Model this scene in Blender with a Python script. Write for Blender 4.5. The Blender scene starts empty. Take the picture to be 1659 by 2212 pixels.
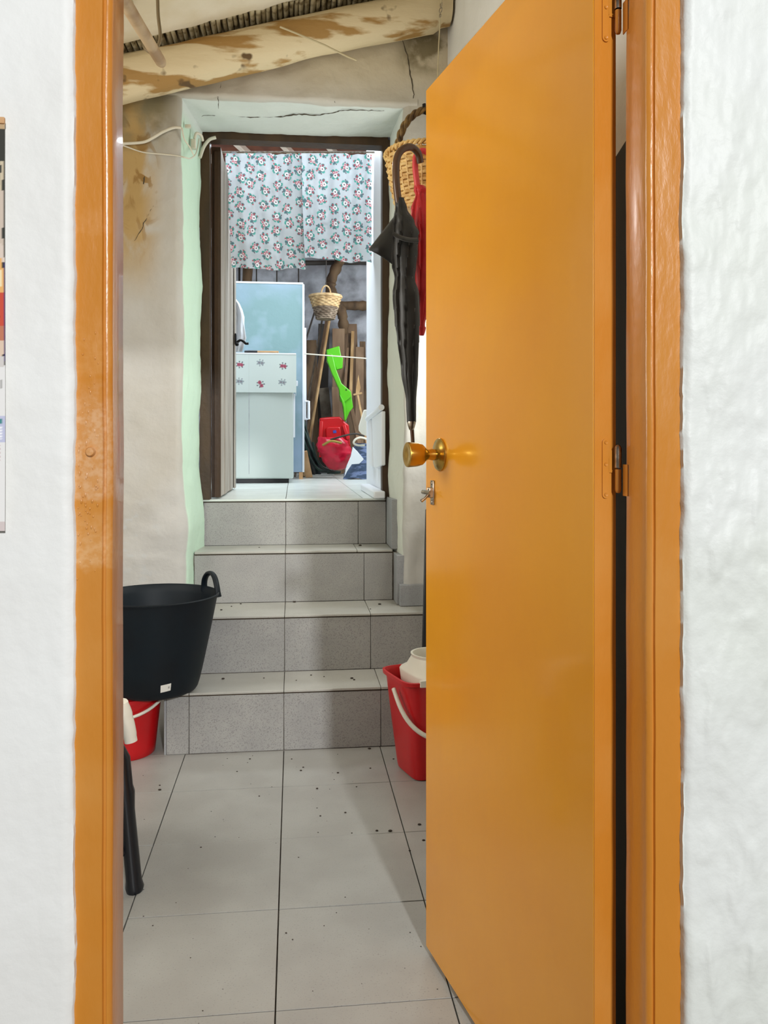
import bpy, math, random
import numpy as np
from mathutils import Vector, Matrix, noise
random.seed(7)
rng = np.random.default_rng(7)
D = bpy.data
scene = bpy.context.scene
C = scene.collection

# ------------------------------------------------------------------ camera
FPX, CX, HOR, CAMH = 1767.0, 829.5, 965.0, 1.10     # focal length / principal column / horizon row in 1659x2212 pixels
TH = math.radians(6.3)                               # camera turned this much to the right of the room's depth axis
SN, CS = math.sin(TH), math.cos(TH)
cam = D.objects.new('camera', D.cameras.new('camera'))
C.objects.link(cam)
cam.location = (0, 0, CAMH)
cam.rotation_euler = (math.pi/2, 0, -TH)
cam.data.sensor_width = 36.0
cam.data.lens = FPX/2212*36.0
cam.data.shift_y = -(1106-HOR)/2212
cam.data.clip_start = 0.02
scene.camera = cam

# ------------------------------------------------------------------ world, lights, exposure
w = D.worlds.new('world'); scene.world = w; w.use_nodes = True
w.node_tree.nodes['Background'].inputs[0].default_value = (0.93, 0.97, 1.0, 1)
w.node_tree.nodes['Background'].inputs[1].default_value = 0.20
vs = scene.view_settings
vs.view_transform = 'Standard'; vs.look = 'None'; vs.gamma = 1.0; vs.use_curve_mapping = False
vs.exposure = 0.0

def area(name, loc, target, sx, sy, power, col, spread=180):
    l = D.lights.new(name, 'AREA'); l.shape = 'RECTANGLE'; l.size = sx; l.size_y = sy
    l.energy = power; l.color = col; l.spread = math.radians(spread)
    o = D.objects.new(name, l); C.objects.link(o); o.location = loc
    d = Vector(target)-Vector(loc)
    o.rotation_euler = d.to_track_quat('-Z', 'Y').to_euler()
    return o
# lamp of the near room (behind the camera, under its ceiling): throws the door's shadow on floor and steps
area('near_room_lamp', (1.06, -4.0, 2.82), (0.1, 2.5, 0.8), 0.24, 0.24, 262, (0.97, 0.985, 1.0))
# added fill light, out of view at the left side wall of the middle room
area('middle_room_fill', (-1.60, 1.95, 1.70), (0.5, 1.75, 1.35), 0.95, 1.25, 24, (1.0, 0.95, 0.87))
# unseen narrow fill light added in the right side wall, behind the open door
area('side_fill', (0.648, 3.09, 1.62), (-0.6, 3.35, 1.5), 0.26, 1.0, 10, (0.98, 1.0, 0.97))
# skylight and an added, unseen side fill of the storage room
area('storage_skylight', (-0.05, 4.9, 2.86), (-0.05, 4.9, 0), 1.0, 1.0, 34, (0.86, 0.94, 1.0))
area('storage_side_fill', (1.25, 5.9, 2.2), (0.0, 6.6, 1.4), 0.9, 0.9, 30, (0.90, 0.96, 1.0))

# ------------------------------------------------------------------ helpers
def P(px, py, Y):
    """world point on the plane y=Y that the photograph shows at this pixel"""
    t = (px-CX)/FPX
    z = Y/(CS - t*SN); x = t*z
    return Vector((x*CS+z*SN, Y, CAMH+(HOR-py)/FPX*z))
def S(Y):
    return FPX/Y                                      # pixels per metre at that depth

def srgb(r, g, b):
    f = lambda c: (c/255/12.92) if c/255 <= 0.04045 else ((c/255+0.055)/1.055)**2.4
    return (f(r), f(g), f(b), 1.0)

MATS = {}
def mat(name, col, rough=0.6, col2=None, nscale=8.0, ncontrast=(0.4, 0.6), stretch=(1, 1, 1), bump=0.0, bscale=40.0,
        bstretch=None, metal=0.0, coat=0.0, trans=0.0, spec=0.5, vcol=None, sheen=0.0, thin=0.0, rough2=None, detail=6, speck=None, wear_sheen=()):
    m = D.materials.new(name); m.use_nodes = True
    nt = m.node_tree; N = nt.nodes; L = nt.links
    b = N['Principled BSDF']
    b.inputs['Base Color'].default_value = col
    b.inputs['Roughness'].default_value = rough
    b.inputs['Metallic'].default_value = metal
    b.inputs['Coat Weight'].default_value = coat
    b.inputs['Coat Roughness'].default_value = 0.08
    b.inputs['Specular IOR Level'].default_value = spec
    b.inputs['Transmission Weight'].default_value = trans
    b.inputs['Sheen Weight'].default_value = sheen
    geo = N.new('ShaderNodeNewGeometry')
    out = None
    if vcol:
        a = N.new('ShaderNodeAttribute'); a.attribute_name = vcol
        out = a.outputs['Color']
    if col2 is not None:
        mp = N.new('ShaderNodeMapping'); mp.inputs['Scale'].default_value = stretch
        L.new(geo.outputs['Position'], mp.inputs[0])
        n = N.new('ShaderNodeTexNoise'); n.inputs['Scale'].default_value = nscale; n.inputs['Detail'].default_value = detail
        L.new(mp.outputs[0], n.inputs['Vector'])
        r = N.new('ShaderNodeMapRange'); r.inputs[1].default_value, r.inputs[2].default_value = ncontrast
        L.new(n.outputs['Fac'], r.inputs[0])
        mx = N.new('ShaderNodeMix'); mx.data_type = 'RGBA'
        L.new(r.outputs[0], mx.inputs[0])
        if out: L.new(out, mx.inputs[6])
        else: mx.inputs[6].default_value = col
        mx.inputs[7].default_value = col2
        out = mx.outputs[2]
        if rough2 is not None:
            r2 = N.new('ShaderNodeMapRange'); r2.inputs[3].default_value = rough; r2.inputs[4].default_value = rough2
            L.new(r.outputs[0], r2.inputs[0]); L.new(r2.outputs[0], b.inputs['Roughness'])
    if speck:
        scol, sscale, lo, hi = speck
        n = N.new('ShaderNodeTexNoise'); n.inputs['Scale'].default_value = sscale; n.inputs['Detail'].default_value = 3
        L.new(geo.outputs['Position'], n.inputs['Vector'])
        r = N.new('ShaderNodeMapRange'); r.inputs[1].default_value = lo; r.inputs[2].default_value = hi
        L.new(n.outputs['Fac'], r.inputs[0])
        mx = N.new('ShaderNodeMix'); mx.data_type = 'RGBA'
        L.new(r.outputs[0], mx.inputs[0])
        if out: L.new(out, mx.inputs[6])
        else: mx.inputs[6].default_value = col
        mx.inputs[7].default_value = scol
        out = mx.outputs[2]
    if wear_sheen:            # rubbed bands and painted-in highlights on the left jamb: paler, speckled
        sep = N.new('ShaderNodeSeparateXYZ'); L.new(geo.outputs['Position'], sep.inputs[0])
        for zlo, zhi, amt, wc_ in wear_sheen:
            n = N.new('ShaderNodeTexNoise'); n.inputs['Scale'].default_value = 38; n.inputs['Detail'].default_value = 8; L.new(geo.outputs['Position'], n.inputs['Vector'])
            q1 = N.new('ShaderNodeMath'); q1.operation = 'MULTIPLY_ADD'; q1.inputs[1].default_value = 0.05; L.new(n.outputs['Fac'], q1.inputs[0]); L.new(sep.outputs[2], q1.inputs[2])
            ra = N.new('ShaderNodeMapRange'); ra.inputs[1].default_value = zlo+0.02; ra.inputs[2].default_value = zlo+0.03; L.new(q1.outputs[0], ra.inputs[0])
            rb2 = N.new('ShaderNodeMapRange'); rb2.inputs[1].default_value = zhi+0.045; rb2.inputs[2].default_value = zhi; L.new(q1.outputs[0], rb2.inputs[0])
            rx = N.new('ShaderNodeMapRange'); rx.inputs[1].default_value = -0.2; rx.inputs[2].default_value = -0.23; L.new(sep.outputs[0], rx.inputs[0])
            n2 = N.new('ShaderNodeTexNoise'); n2.inputs['Scale'].default_value = 150; n2.inputs['Detail'].default_value = 4; L.new(geo.outputs['Position'], n2.inputs['Vector'])
            r3 = N.new('ShaderNodeMapRange'); r3.inputs[1].default_value = 0.38; r3.inputs[2].default_value = 0.62; r3.inputs[3].default_value = 0.35; L.new(n2.outputs['Fac'], r3.inputs[0])
            f = ra.outputs[0]
            for other in (rb2.outputs[0], rx.outputs[0], r3.outputs[0]):
                mm = N.new('ShaderNodeMath'); mm.operation = 'MULTIPLY'; L.new(f, mm.inputs[0]); L.new(other, mm.inputs[1]); f = mm.outputs[0]
            mm = N.new('ShaderNodeMath'); mm.operation = 'MULTIPLY'; L.new(f, mm.inputs[0]); mm.inputs[1].default_value = amt
            mx = N.new('ShaderNodeMix'); mx.data_type = 'RGBA'; L.new(mm.outputs[0], mx.inputs[0]); L.new(out, mx.inputs[6]); mx.inputs[7].default_value = wc_; out = mx.outputs[2]
    if out: L.new(out, b.inputs['Base Color'])
    if bump > 0:
        mp = N.new('ShaderNodeMapping'); mp.inputs['Scale'].default_value = bstretch or (1, 1, 1)
        L.new(geo.outputs['Position'], mp.inputs[0])
        n = N.new('ShaderNodeTexNoise'); n.inputs['Scale'].default_value = bscale; n.inputs['Detail'].default_value = 5
        L.new(mp.outputs[0], n.inputs['Vector'])
        bp = N.new('ShaderNodeBump'); bp.inputs['Strength'].default_value = bump; bp.inputs['Distance'].default_value = 0.01
        L.new(n.outputs['Fac'], bp.inputs['Height']); L.new(bp.outputs[0], b.inputs['Normal'])
    if thin > 0:       # cloth that lets some light through
        tr = N.new('ShaderNodeBsdfTranslucent')
        if out: L.new(out, tr.inputs[0])
        else: tr.inputs[0].default_value = col
        ms = N.new('ShaderNodeMixShader'); ms.inputs[0].default_value = thin
        L.new(b.outputs[0], ms.inputs[1]); L.new(tr.outputs[0], ms.inputs[2])
        L.new(ms.outputs[0], N['Material Output'].inputs[0])
    MATS[name] = m
    return m

class MB:
    def __init__(s): s.v = []; s.f = []
    def add(s, vs_, fs_):
        o = len(s.v); s.v += [tuple(q) for q in vs_]; s.f += [tuple(i+o for i in q) for q in fs_]; return s
    def box(s, x0, x1, y0, y1, z0, z1):
        v = [(x0,y0,z0),(x1,y0,z0),(x1,y1,z0),(x0,y1,z0),(x0,y0,z1),(x1,y0,z1),(x1,y1,z1),(x0,y1,z1)]
        return s.add(v, [(0,3,2,1),(4,5,6,7),(0,1,5,4),(1,2,6,5),(2,3,7,6),(3,0,4,7)])
    def obox(s, c, ax, ay, az):
        c = Vector(c); ax, ay, az = Vector(ax), Vector(ay), Vector(az)
        v = [c+ax*i+ay*j+az*k for k in (-1,1) for i, j in ((-1,-1),(1,-1),(1,1),(-1,1))]
        if ax.cross(ay).dot(az) < 0: 
            return s.add(v, [(0,1,2,3),(4,7,6,5),(0,4,5,1),(1,5,6,2),(2,6,7,3),(3,7,4,0)])
        return s.add(v, [(0,3,2,1),(4,5,6,7),(0,1,5,4),(1,2,6,5),(2,3,7,6),(3,0,4,7)])
    def plank(s, p0, p1, wd, th, side=(1,0,0)):
        p0, p1 = Vector(p0), Vector(p1); d = (p1-p0); az = d/2; dn = d.normalized()
        sx = Vector(side); sx = (sx-dn*sx.dot(dn)).normalized(); sy = dn.cross(sx)
        return s.obox((p0+p1)/2, sx*wd/2, sy*th/2, az)
    def rings(s, R, cap=True, closed=True):
        n = len(R[0]); o = len(s.v)
        for r in R: s.v += [tuple(q) for q in r]
        for i in range(len(R)-1):
            for j in range(n if closed else n-1):
                a = o+i*n+j; b2 = o+i*n+(j+1) % n
                s.f.append((a, b2, b2+n, a+n))
        if cap and closed:
            s.f.append(tuple(o+j for j in range(n))[::-1]); e = o+(len(R)-1)*n
            s.f.append(tuple(e+j for j in range(n)))
        return s
    def tube(s, pts, rad, n=10, cap=True, sq=1.0):
        pts = [Vector(p) for p in pts]; m = len(pts)
        rad = rad if isinstance(rad, (list, tuple)) else [rad]*m
        t0 = (pts[1]-pts[0]).normalized()
        u = t0.orthogonal().normalized(); R = []
        for i, p in enumerate(pts):
            t = (pts[min(i+1, m-1)]-pts[max(i-1, 0)]).normalized()
            u = (u-t*u.dot(t)).normalized(); v2 = t.cross(u)
            R.append([p+(u*math.cos(a)+v2*sq*math.sin(a))*rad[i] for a in (2*math.pi*k/n for k in range(n))])
        return s.rings(R, cap)
    def lathe(s, prof, c, axis=(0,0,1), n=32, cap=False, ell=(1, 1)):
        c = Vector(c); ax = Vector(axis).normalized(); u = ax.orthogonal().normalized()
        if abs(ax.z) > 0.99: u = Vector((1,0,0))
        v2 = ax.cross(u)
        R = [[c+ax*h+(u*math.cos(a)*ell[0]+v2*math.sin(a)*ell[1])*r for a in (2*math.pi*k/n for k in range(n))] for r, h in prof]
        return s.rings(R, cap)
    def sphere(s, c, r, n=10, ell=(1,1,1)):
        prof = [(math.sin(math.pi*i/n)*r+1e-5, -math.cos(math.pi*i/n)*r) for i in range(n+1)]
        o = len(s.v); s.lathe(prof, (0,0,0), n=n*2)
        s.v[o:] = [(c[0]+a*ell[0], c[1]+b*ell[1], c[2]+d*ell[2]) for a, b, d in s.v[o:]]
        return s
    def prism(s, poly, d):
        """poly: planar list of points; extruded by vector d"""
        n = len(poly); d = Vector(d); poly = [Vector(p) for p in poly]
        s.add(poly+[p+d for p in poly], [tuple(range(n))[::-1], tuple(range(n, 2*n))]+[(i, (i+1) % n, (i+1) % n+n, i+n) for i in range(n)])
        return s
    def grid(s, F, nu, nv):
        """F(i,j)->point for i<nu, j<nv"""
        o = len(s.v)
        for i in range(nu):
            for j in range(nv): s.v.append(tuple(F(i, j)))
        for i in range(nu-1):
            for j in range(nv-1):
                a = o+i*nv+j; s.f.append((a, a+nv, a+nv+1, a+1))
        return s

WM = {}
def link(name, me, loc, parent):
    o = D.objects.new(name, me); C.objects.link(o)
    w_ = Matrix.Translation(loc)
    if parent is not None:
        o.parent = parent; o.location = Vector(loc)-WM[parent.name]
    else: o.location = loc
    WM[o.name] = Vector(loc)
    return o
def obj(name, mb, m, parent=None, smooth=None, bevel=0, bseg=2, fixn=True, solid=0, sub=0, base=False):
    v = np.array(mb.v, dtype=float)
    lo, hi = v.min(0), v.max(0); c = (lo+hi)/2; c[2] = lo[2] if (base or parent is None) else c[2]
    me = D.meshes.new(name)
    me.from_pydata([tuple(q) for q in (v-c)], [], mb.f)
    if fixn:
        import bmesh
        bm = bmesh.new(); bm.from_mesh(me); bmesh.ops.recalc_face_normals(bm, faces=bm.faces); bm.to_mesh(me); bm.free()
    if m is not None: me.materials.append(MATS[m] if isinstance(m, str) else m)
    if smooth is not None:
        me.polygons.foreach_set('use_smooth', [True]*len(me.polygons))
        if smooth < 179: me.set_sharp_from_angle(angle=math.radians(smooth))
    o = link(name, me, Vector(c), parent)
    if solid:
        md = o.modifiers.new('solid', 'SOLIDIFY'); md.thickness = abs(solid); md.offset = 1 if solid > 0 else -1
    if bevel:
        md = o.modifiers.new('bevel', 'BEVEL'); md.width = bevel; md.segments = bseg; md.limit_method = 'ANGLE'
        me.polygons.foreach_set('use_smooth', [True]*len(me.polygons)); me.set_sharp_from_angle(angle=math.radians(50))
    if sub:
        md = o.modifiers.new('sub', 'SUBSURF'); md.levels = sub; md.render_levels = sub
    return o
def inst(name, me, loc, parent=None):
    return link(name, me, Vector(loc), parent)
def tag(o, label=None, cat=None, group=None, kind=None):
    if label: o['label'] = label
    if cat: o['category'] = cat
    if group: o['group'] = group
    if kind: o['kind'] = kind
    return o
def thing(name, label, cat, loc, group=None, kind=None):
    o = D.objects.new(name, None); C.objects.link(o); o.location = loc; o.empty_display_size = 0.05
    WM[o.name] = Vector(loc)
    return tag(o, label, cat, group, kind)
def struct(name, mb, m, label=None, **k):
    o = obj(name, mb, m, **k); o['kind'] = 'structure'
    if label: o['label'] = label
    return o
def nz(x, y, z, oct_=4):
    return noise.fractal(Vector((x, y, z)), 1.0, 2.0, oct_)
def bez(pts, n=24):
    """Catmull-Rom through pts"""
    pts = [Vector(p) for p in pts]; Q = [pts[0]*2-pts[1]]+pts+[pts[-1]*2-pts[-2]]; out = []
    for i in range(len(pts)-1):
        a, b, c, d = Q[i:i+4]
        for k in range(n):
            t = k/n
            out.append(0.5*((2*b)+(c-a)*t+(2*a-5*b+4*c-d)*t*t+(3*b-a-3*c+d)*t**3))
    out.append(pts[-1]); return out

# ------------------------------------------------------------------ materials
mat('plaster_near', srgb(232,231,226), 0.55, srgb(238,238,234), 3, bump=0.12, bscale=50)
mat('plaster_rough', srgb(222,225,217), 0.50, srgb(228,230,225), 3, bump=0.2, bscale=45)
mat('orange_paint', srgb(236,162,34), 0.22, srgb(230,154,36), 3, (0.35,0.65), bump=0.05, bscale=25, coat=0.3, bstretch=(1,1,0.4))
mat('frame_paint', srgb(202,130,44), 0.28, srgb(208,144,68), 5, (0.45,0.75), bump=0.12, bscale=70, coat=0.25, bstretch=(1,1,0.35),
    wear_sheen=((1.04,1.16,0.75,srgb(222,176,130)),(0.955,1.005,0.7,srgb(224,176,122)),(1.19,1.25,0.35,srgb(218,158,92)),(1.36,1.38,0.35,srgb(220,160,100))))
mat('brass', srgb(196,160,78), 0.24, metal=1.0)
mat('steel', srgb(190,180,165), 0.3, srgb(150,135,115), 60, metal=1.0)
mat('floor_tile', srgb(167,167,162), 0.36, srgb(160,159,154), 6, speck=(srgb(142,140,136), 260, 0.60, 0.72))
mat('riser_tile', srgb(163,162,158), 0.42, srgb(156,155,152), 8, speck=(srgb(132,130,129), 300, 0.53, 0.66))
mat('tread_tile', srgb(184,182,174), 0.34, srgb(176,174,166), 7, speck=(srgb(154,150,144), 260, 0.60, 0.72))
mat('grout', srgb(118,108,96), 0.9, srgb(82,72,62), 14)
mat('concrete', srgb(150,143,132), 0.9, srgb(110,100,90), 20)
mat('joint_dark', srgb(70,58,44), 0.9)
mat('log', srgb(216,198,160), 0.7, srgb(164,126,68), 7.0, (0.515,0.56), stretch=(0.28,1,1.5), bump=0.9, bscale=16, bstretch=(0.25,1,1), speck=(srgb(96,70,34), 7, 0.625, 0.66), detail=9)
mat('ceiling_white', srgb(226,216,194), 0.8, srgb(214,200,170), 4, bump=0.15, bscale=30)
mat('reed', srgb(196,184,150), 0.7, srgb(108,92,62), 26, (0.46,0.66))
mat('reed_dark', srgb(58,46,28), 0.9)
mat('pole_wood', srgb(190,164,128), 0.6, srgb(160,130,95), 12, stretch=(1,1,0.3))
mat('wire', srgb(128,112,84), 0.5, metal=0.3)
mat('cable_white', srgb(214,208,190), 0.5)
mat('cord', srgb(196,182,146), 0.8)
mat('crack', srgb(70,62,48), 0.9)
mat('rubber_tub', srgb(7,20,28), 0.55, srgb(7,15,22), 6, spec=0.3)
mat('sticker', srgb(226,224,216), 0.5)
mat('black_plastic', srgb(15,17,23), 0.34)
mat('black_print', srgb(30,30,34), 0.6)
mat('red_plastic', srgb(196,14,22), 0.35, srgb(186,10,18), 5)
mat('white_plastic', srgb(226,222,208), 0.4)
mat('wicker', srgb(238,204,134), 0.55, srgb(206,158,84), 30, (0.4,0.65))
mat('wicker_pale', srgb(214,184,136), 0.65, srgb(170,136,92), 30, (0.4,0.65))
mat('wicker_grey', srgb(150,132,112), 0.7, srgb(110,92,74), 30)
mat('cane_handle', srgb(132,104,56), 0.55, srgb(84,60,26), 40)
mat('brown_handle', srgb(86,52,24), 0.25, coat=0.4)
mat('black_cloth', srgb(34,35,34), 0.42, srgb(26,27,27), 30, sheen=0.2)
mat('red_cloth', srgb(218,36,44), 0.45, srgb(200,24,34), 20, sheen=0.2)
mat('red_handle', srgb(232,72,76), 0.35)
mat('brown_frame', srgb(68,46,20), 0.55, srgb(46,30,12), 14, (0.4,0.7), stretch=(1,1,0.25), bump=0.2, bscale=40)
mat('door_whitewash', srgb(174,165,153), 0.6, srgb(138,126,112), 16, (0.45,0.7), stretch=(1,1,0.12), bump=0.2, bscale=40)
mat('iron', srgb(22,22,24), 0.4, metal=0.5)
mat('curtain', srgb(205,208,210), 0.85, vcol='print', thin=0.35)
mat('fridge_white', srgb(206,216,210), 0.35)
mat('fridge_edge', srgb(232,236,236), 0.35)
mat('cover_cloth', srgb(222,230,224), 0.5, vcol='print')
mat('blue_paint', srgb(158,180,206), 0.5, srgb(126,158,160), 1.3, (0.40,0.62), bump=0.1, bscale=30, speck=(srgb(176,196,218), 4, 0.50, 0.85))
mat('white_paint', srgb(236,240,246), 0.5)
mat('stone_wall', srgb(196,198,204), 0.85, srgb(138,138,142), 6, (0.42,0.66), bump=0.5, bscale=14)
mat('wall_storage', srgb(226,230,234), 0.8, srgb(210,214,220), 4, bump=0.1)
mat('red_boards', srgb(122,66,40), 0.7, srgb(96,48,28), 10)
mat('rafter', srgb(226,206,186), 0.6)
mat('old_wood', srgb(112,88,62), 0.8, srgb(66,48,32), 14, (0.4,0.65), stretch=(1,1,0.3))
mat('grey_board', srgb(104,94,80), 0.8, srgb(82,72,60), 14)
mat('brown_board', srgb(136,110,84), 0.75, srgb(118,92,68), 12, stretch=(1,1,0.2))
mat('pine', srgb(186,152,106), 0.6, srgb(160,124,78), 16, stretch=(1,1,0.15))
mat('tan_board', srgb(222,178,130), 0.6, srgb(204,158,110), 10)
mat('dark_stick', srgb(60,54,48), 0.7)
mat('green_plastic', srgb(88,182,26), 0.35)
mat('red_bag', srgb(206,22,56), 0.3, srgb(178,12,40), 14)
mat('black_bag', srgb(20,28,30), 0.3)
mat('hose', srgb(34,62,52), 0.4, srgb(20,40,36), 20)
mat('olive', srgb(150,128,54), 0.6)
mat('bag_white', srgb(232,236,240), 0.4, srgb(150,190,206), 12, (0.55,0.65))
mat('bag_blue', srgb(66,84,112), 0.5, srgb(120,136,176), 16, (0.5,0.6), stretch=(1,1,3))
mat('mint_tile', srgb(222,228,222), 0.3, srgb(212,218,212), 6)
mat('dark_board', srgb(62,60,56), 0.7)
mat('skirt_tile', srgb(158,160,162), 0.45, srgb(150,152,154), 8, speck=(srgb(140,140,142), 300, 0.53, 0.66))
mat('debris', srgb(58,50,42), 0.9)
mat('paper', srgb(236,234,228), 0.6, vcol='print')
mat('blue_label', srgb(60,70,160), 0.5)

# whitewashed old wall of the middle room: brown damp stains, mint paint in the deep reveal, scabby patch low down
def old_wall():
    m = D.materials.new('old_wall'); m.use_nodes = True; nt = m.node_tree; N = nt.nodes; L = nt.links
    b = N['Principled BSDF']; b.inputs['Roughness'].default_value = 0.75
    geo = N.new('ShaderNodeNewGeometry'); sep = N.new('ShaderNodeSeparateXYZ'); L.new(geo.outputs['Position'], sep.inputs[0])
    def rng_(src, a, b_, c=0.0, d=1.0, smooth=True):
        r = N.new('ShaderNodeMapRange'); r.interpolation_type = 'SMOOTHSTEP' if smooth else 'LINEAR'
        r.inputs[1].default_value, r.inputs[2].default_value, r.inputs[3].default_value, r.inputs[4].default_value = a, b_, c, d
        L.new(src, r.inputs[0]); return r.outputs[0]
    def mul(a, b_):
        q = N.new('ShaderNodeMath'); q.operation = 'MULTIPLY'; L.new(a, q.inputs[0]); L.new(b_, q.inputs[1]); return q.outputs[0]
    def add(a, b_):
        q = N.new('ShaderNodeMath'); q.operation = 'ADD'; L.new(a, q.inputs[0])
        if isinstance(b_, float): q.inputs[1].default_value = b_
        else: L.new(b_, q.inputs[1])
        return q.outputs[0]
    def noi(s, det=6, st=(1,1,1), dist=0.0):
        mp = N.new('ShaderNodeMapping'); mp.inputs['Scale'].default_value = st; L.new(geo.outputs['Position'], mp.inputs[0])
        n = N.new('ShaderNodeTexNoise'); n.inputs['Scale'].default_value = s; n.inputs['Detail'].default_value = det
        n.inputs['Distortion'].default_value = dist; L.new(mp.outputs[0], n.inputs['Vector']); return n.outputs['Fac']
    def mix(f, a, b_):
        q = N.new('ShaderNodeMix'); q.data_type = 'RGBA'; L.new(f, q.inputs[0])
        for i, c in ((6, a), (7, b_)):
            if isinstance(c, tuple): q.inputs[i].default_value = c
            else: L.new(c, q.inputs[i])
        return q.outputs[2]
    X, Y, Z = sep.outputs
    base = mix(rng_(noi(2.5), 0.35, 0.65), srgb(182,178,168), srgb(190,188,182))
    # pale upper wall over the opening is creamier
    base = mix(rng_(Z, 2.45, 2.7), base, srgb(204,192,166))
    # damp stain: left part, above eye height, ragged border
    zz = add(Z, mul(noi(3.0, 4), N.new('ShaderNodeValue').outputs[0]))
    st = mul(rng_(X, -0.50, -0.62), rng_(Z, 1.62, 2.0))
    st = mul(st, rng_(noi(5, 8, (1.3,1,0.6), 0.8), 0.34, 0.54))
    base = mix(st, base, srgb(176,146,92))
    st2 = mul(mul(rng_(X, -0.52, -0.6), rng_(Z, 1.75, 2.2)), rng_(noi(11, 8, (1.2,1,0.7), 1.2), 0.52, 0.60))
    base = mix(st2, base, srgb(146,112,58))
    # grey-olive mottling right under the beam
    base = mix(mul(rng_(X, -0.42, -0.55), mul(rng_(Z, 2.26, 2.38), rng_(noi(7, 6), 0.35, 0.6))), base, srgb(132,122,92))
    base = mix(mul(rng_(X, 0.40, 0.5), mul(rng_(Z, 2.62, 2.72), rng_(noi(9, 6), 0.42, 0.58))), base, srgb(128,116,86))
    # scabs low on the left, relief shading painted in as grey
    base = mix(mul(mul(rng_(X, -0.5, -0.56), rng_(Z, 0.92, 0.8)), rng_(noi(16, 8, (1,1,1.4)), 0.55, 0.63)), base, srgb(188,188,184))
    # mint / cool white paint inside the opening
    inside = rng_(Y, 3.385, 3.395)
    mint = mix(rng_(X, -0.3, 0.3), srgb(200,226,204), srgb(218,220,208))
    base = mix(inside, base, mix(rng_(Z, 2.40, 2.50), mint, srgb(214,220,214)))
    L.new(base, b.inputs['Base Color'])
    bp = N.new('ShaderNodeBump'); bp.inputs['Strength'].default_value = 0.45; bp.inputs['Distance'].default_value = 0.012
    L.new(noi(18, 8), bp.inputs['Height']); L.new(bp.outputs[0], b.inputs['Normal'])
    MATS['old_wall'] = m
old_wall()

# ================================================================== NEAR ROOM: wall with the orange door frame
JL, JR = -0.2206, 0.461          # inner faces of the jambs
FL, FR = -0.265, 0.5085          # outer edges of the frame
WF, FF, FB = 1.018, 1.030, 1.108 # wall face, frame face, frame back
HEAD = 1.892

def arr(*segs):
    out = []
    for a, b, n in segs: out += list(np.linspace(a, b, n, endpoint=False))
    return out+[segs[-1][1]]
mb = MB()
zs = arr((0,0.2,6),(0.2,2.0,300),(2.0,3.15,8))
def near_left():
    xs = arr((-1.75,-0.40,10),(-0.40,FL,40))
    n = len(xs)
    def F(i, j):
        z = zs[j]
        if i >= n:                           # turned edge against the frame
            x = FL+0.0022*nz(3.1, 0, z*9)+0.0012*nz(1, 5, z*47); k = i-n
            return (x+(0.001, 0.002)[k], (WF+0.005, FF+0.004)[k], z)
        x = xs[i]; t = max(0, (x+0.40)/(FL+0.40))
        xe = FL+0.0022*nz(3.1, 0, z*9)+0.0012*nz(1, 5, z*47)
        x2 = x+(xe-FL)*t**3
        e = 0.004*max(0, 1-(FL-x)/0.012)**2 if x > FL-0.012 else 0
        return (x2, WF+0.0018*nz(x*5, 1, z*5)+0.0005*nz(x*30, 2, z*20)*(x > -.42)+e, z)
    mb.grid(F, n+2, len(zs))
near_left()
mb.box(-1.75, FL-0.012, FF+0.004, 1.14, 0, 3.15)
mb.box(-0.30, 0.54, FF+0.004, 1.14, 1.965, 3.15)
mb.grid(lambda i, j: (-0.32+i*0.9/8, WF+0.004*nz(i*2.2, 3, j*1.7), 1.948+j*1.2/8), 9, 9)
mb.box(0.53, 1.75, FF+0.006, 1.14, 0, 3.15)
o = struct('wall_near', mb, 'plaster_near', 'smooth white plaster wall left of the orange door frame', smooth=60)

mb = MB()
def near_right():
    xs = arr((FR,0.66,60),(0.66,1.75,10))
    def F(i, j):
        z = zs[j]
        xe = FR+0.0020*nz(8.1, 0, z*9)+0.0012*nz(6, 5, z*47)
        if i < 2: return (xe-0.002+0.001*i, (FF+0.004, WF+0.005)[i], z)
        x = xs[i-2]; t = max(0, 1-(x-FR)/0.1)
        x2 = x+(xe-FR)*t**3
        ed = min(1, (x-FR)/0.03)
        r = 0.0055*nz(x*9, 4, z*6)+0.0050*ed*max(0, nz(x*30, 7, z*13, 3))*max(0.15, min(1, 0.6+1.5*nz(x*6, 11, z*4))) + 0.0010*ed*nz(x*70, 9, z*45)
        e = 0.004*max(0, 1-(x-FR)/0.010)**2
        return (x2, WF-0.001-r+e, z)
    mb.grid(F, len(xs)+2, len(zs))
near_right()
struct('wall_near_right', mb, 'plaster_rough', 'lumpy white plaster wall right of the orange door frame', smooth=60)

# ---- frame
fr = thing('trim_1', 'glossy orange-brown painted wooden frame of the near doorway', None, (0.12, 1.07, 0), kind='structure')
def jamb_profile(xi, xo, sgn):
    # plan profile of a jamb: face, groove, rounded nose, rebate
    r = 0.007
    pts = [(xo, FF+0.03), (xo, FF)]
    gx = xi-sgn*0.0035
    pts += [(xi-sgn*0.012, FF), (xi-sgn*0.0105, FF+0.0035), (xi-sgn*0.008, FF+0.0035), (xi-sgn*0.0065, FF-0.0015)]
    for k in range(1, 7):
        a = k/6*math.pi/2
        pts.append((xi-sgn*r*(1-math.sin(a))*1.0, FF+r*(1-math.cos(a))-0.0015))
    pts += [(xi, FB-0.012), (xi-sgn*0.003, FB-0.004), (xi-sgn*0.008, FB), (xi-sgn*0.038, FB), (xi-sgn*0.038, FB+0.035), (xo-sgn*0.006, FB+0.035), (xo-sgn*0.006, FF+0.03)]
    return pts
zj = arr((0,1.93,80))
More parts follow.
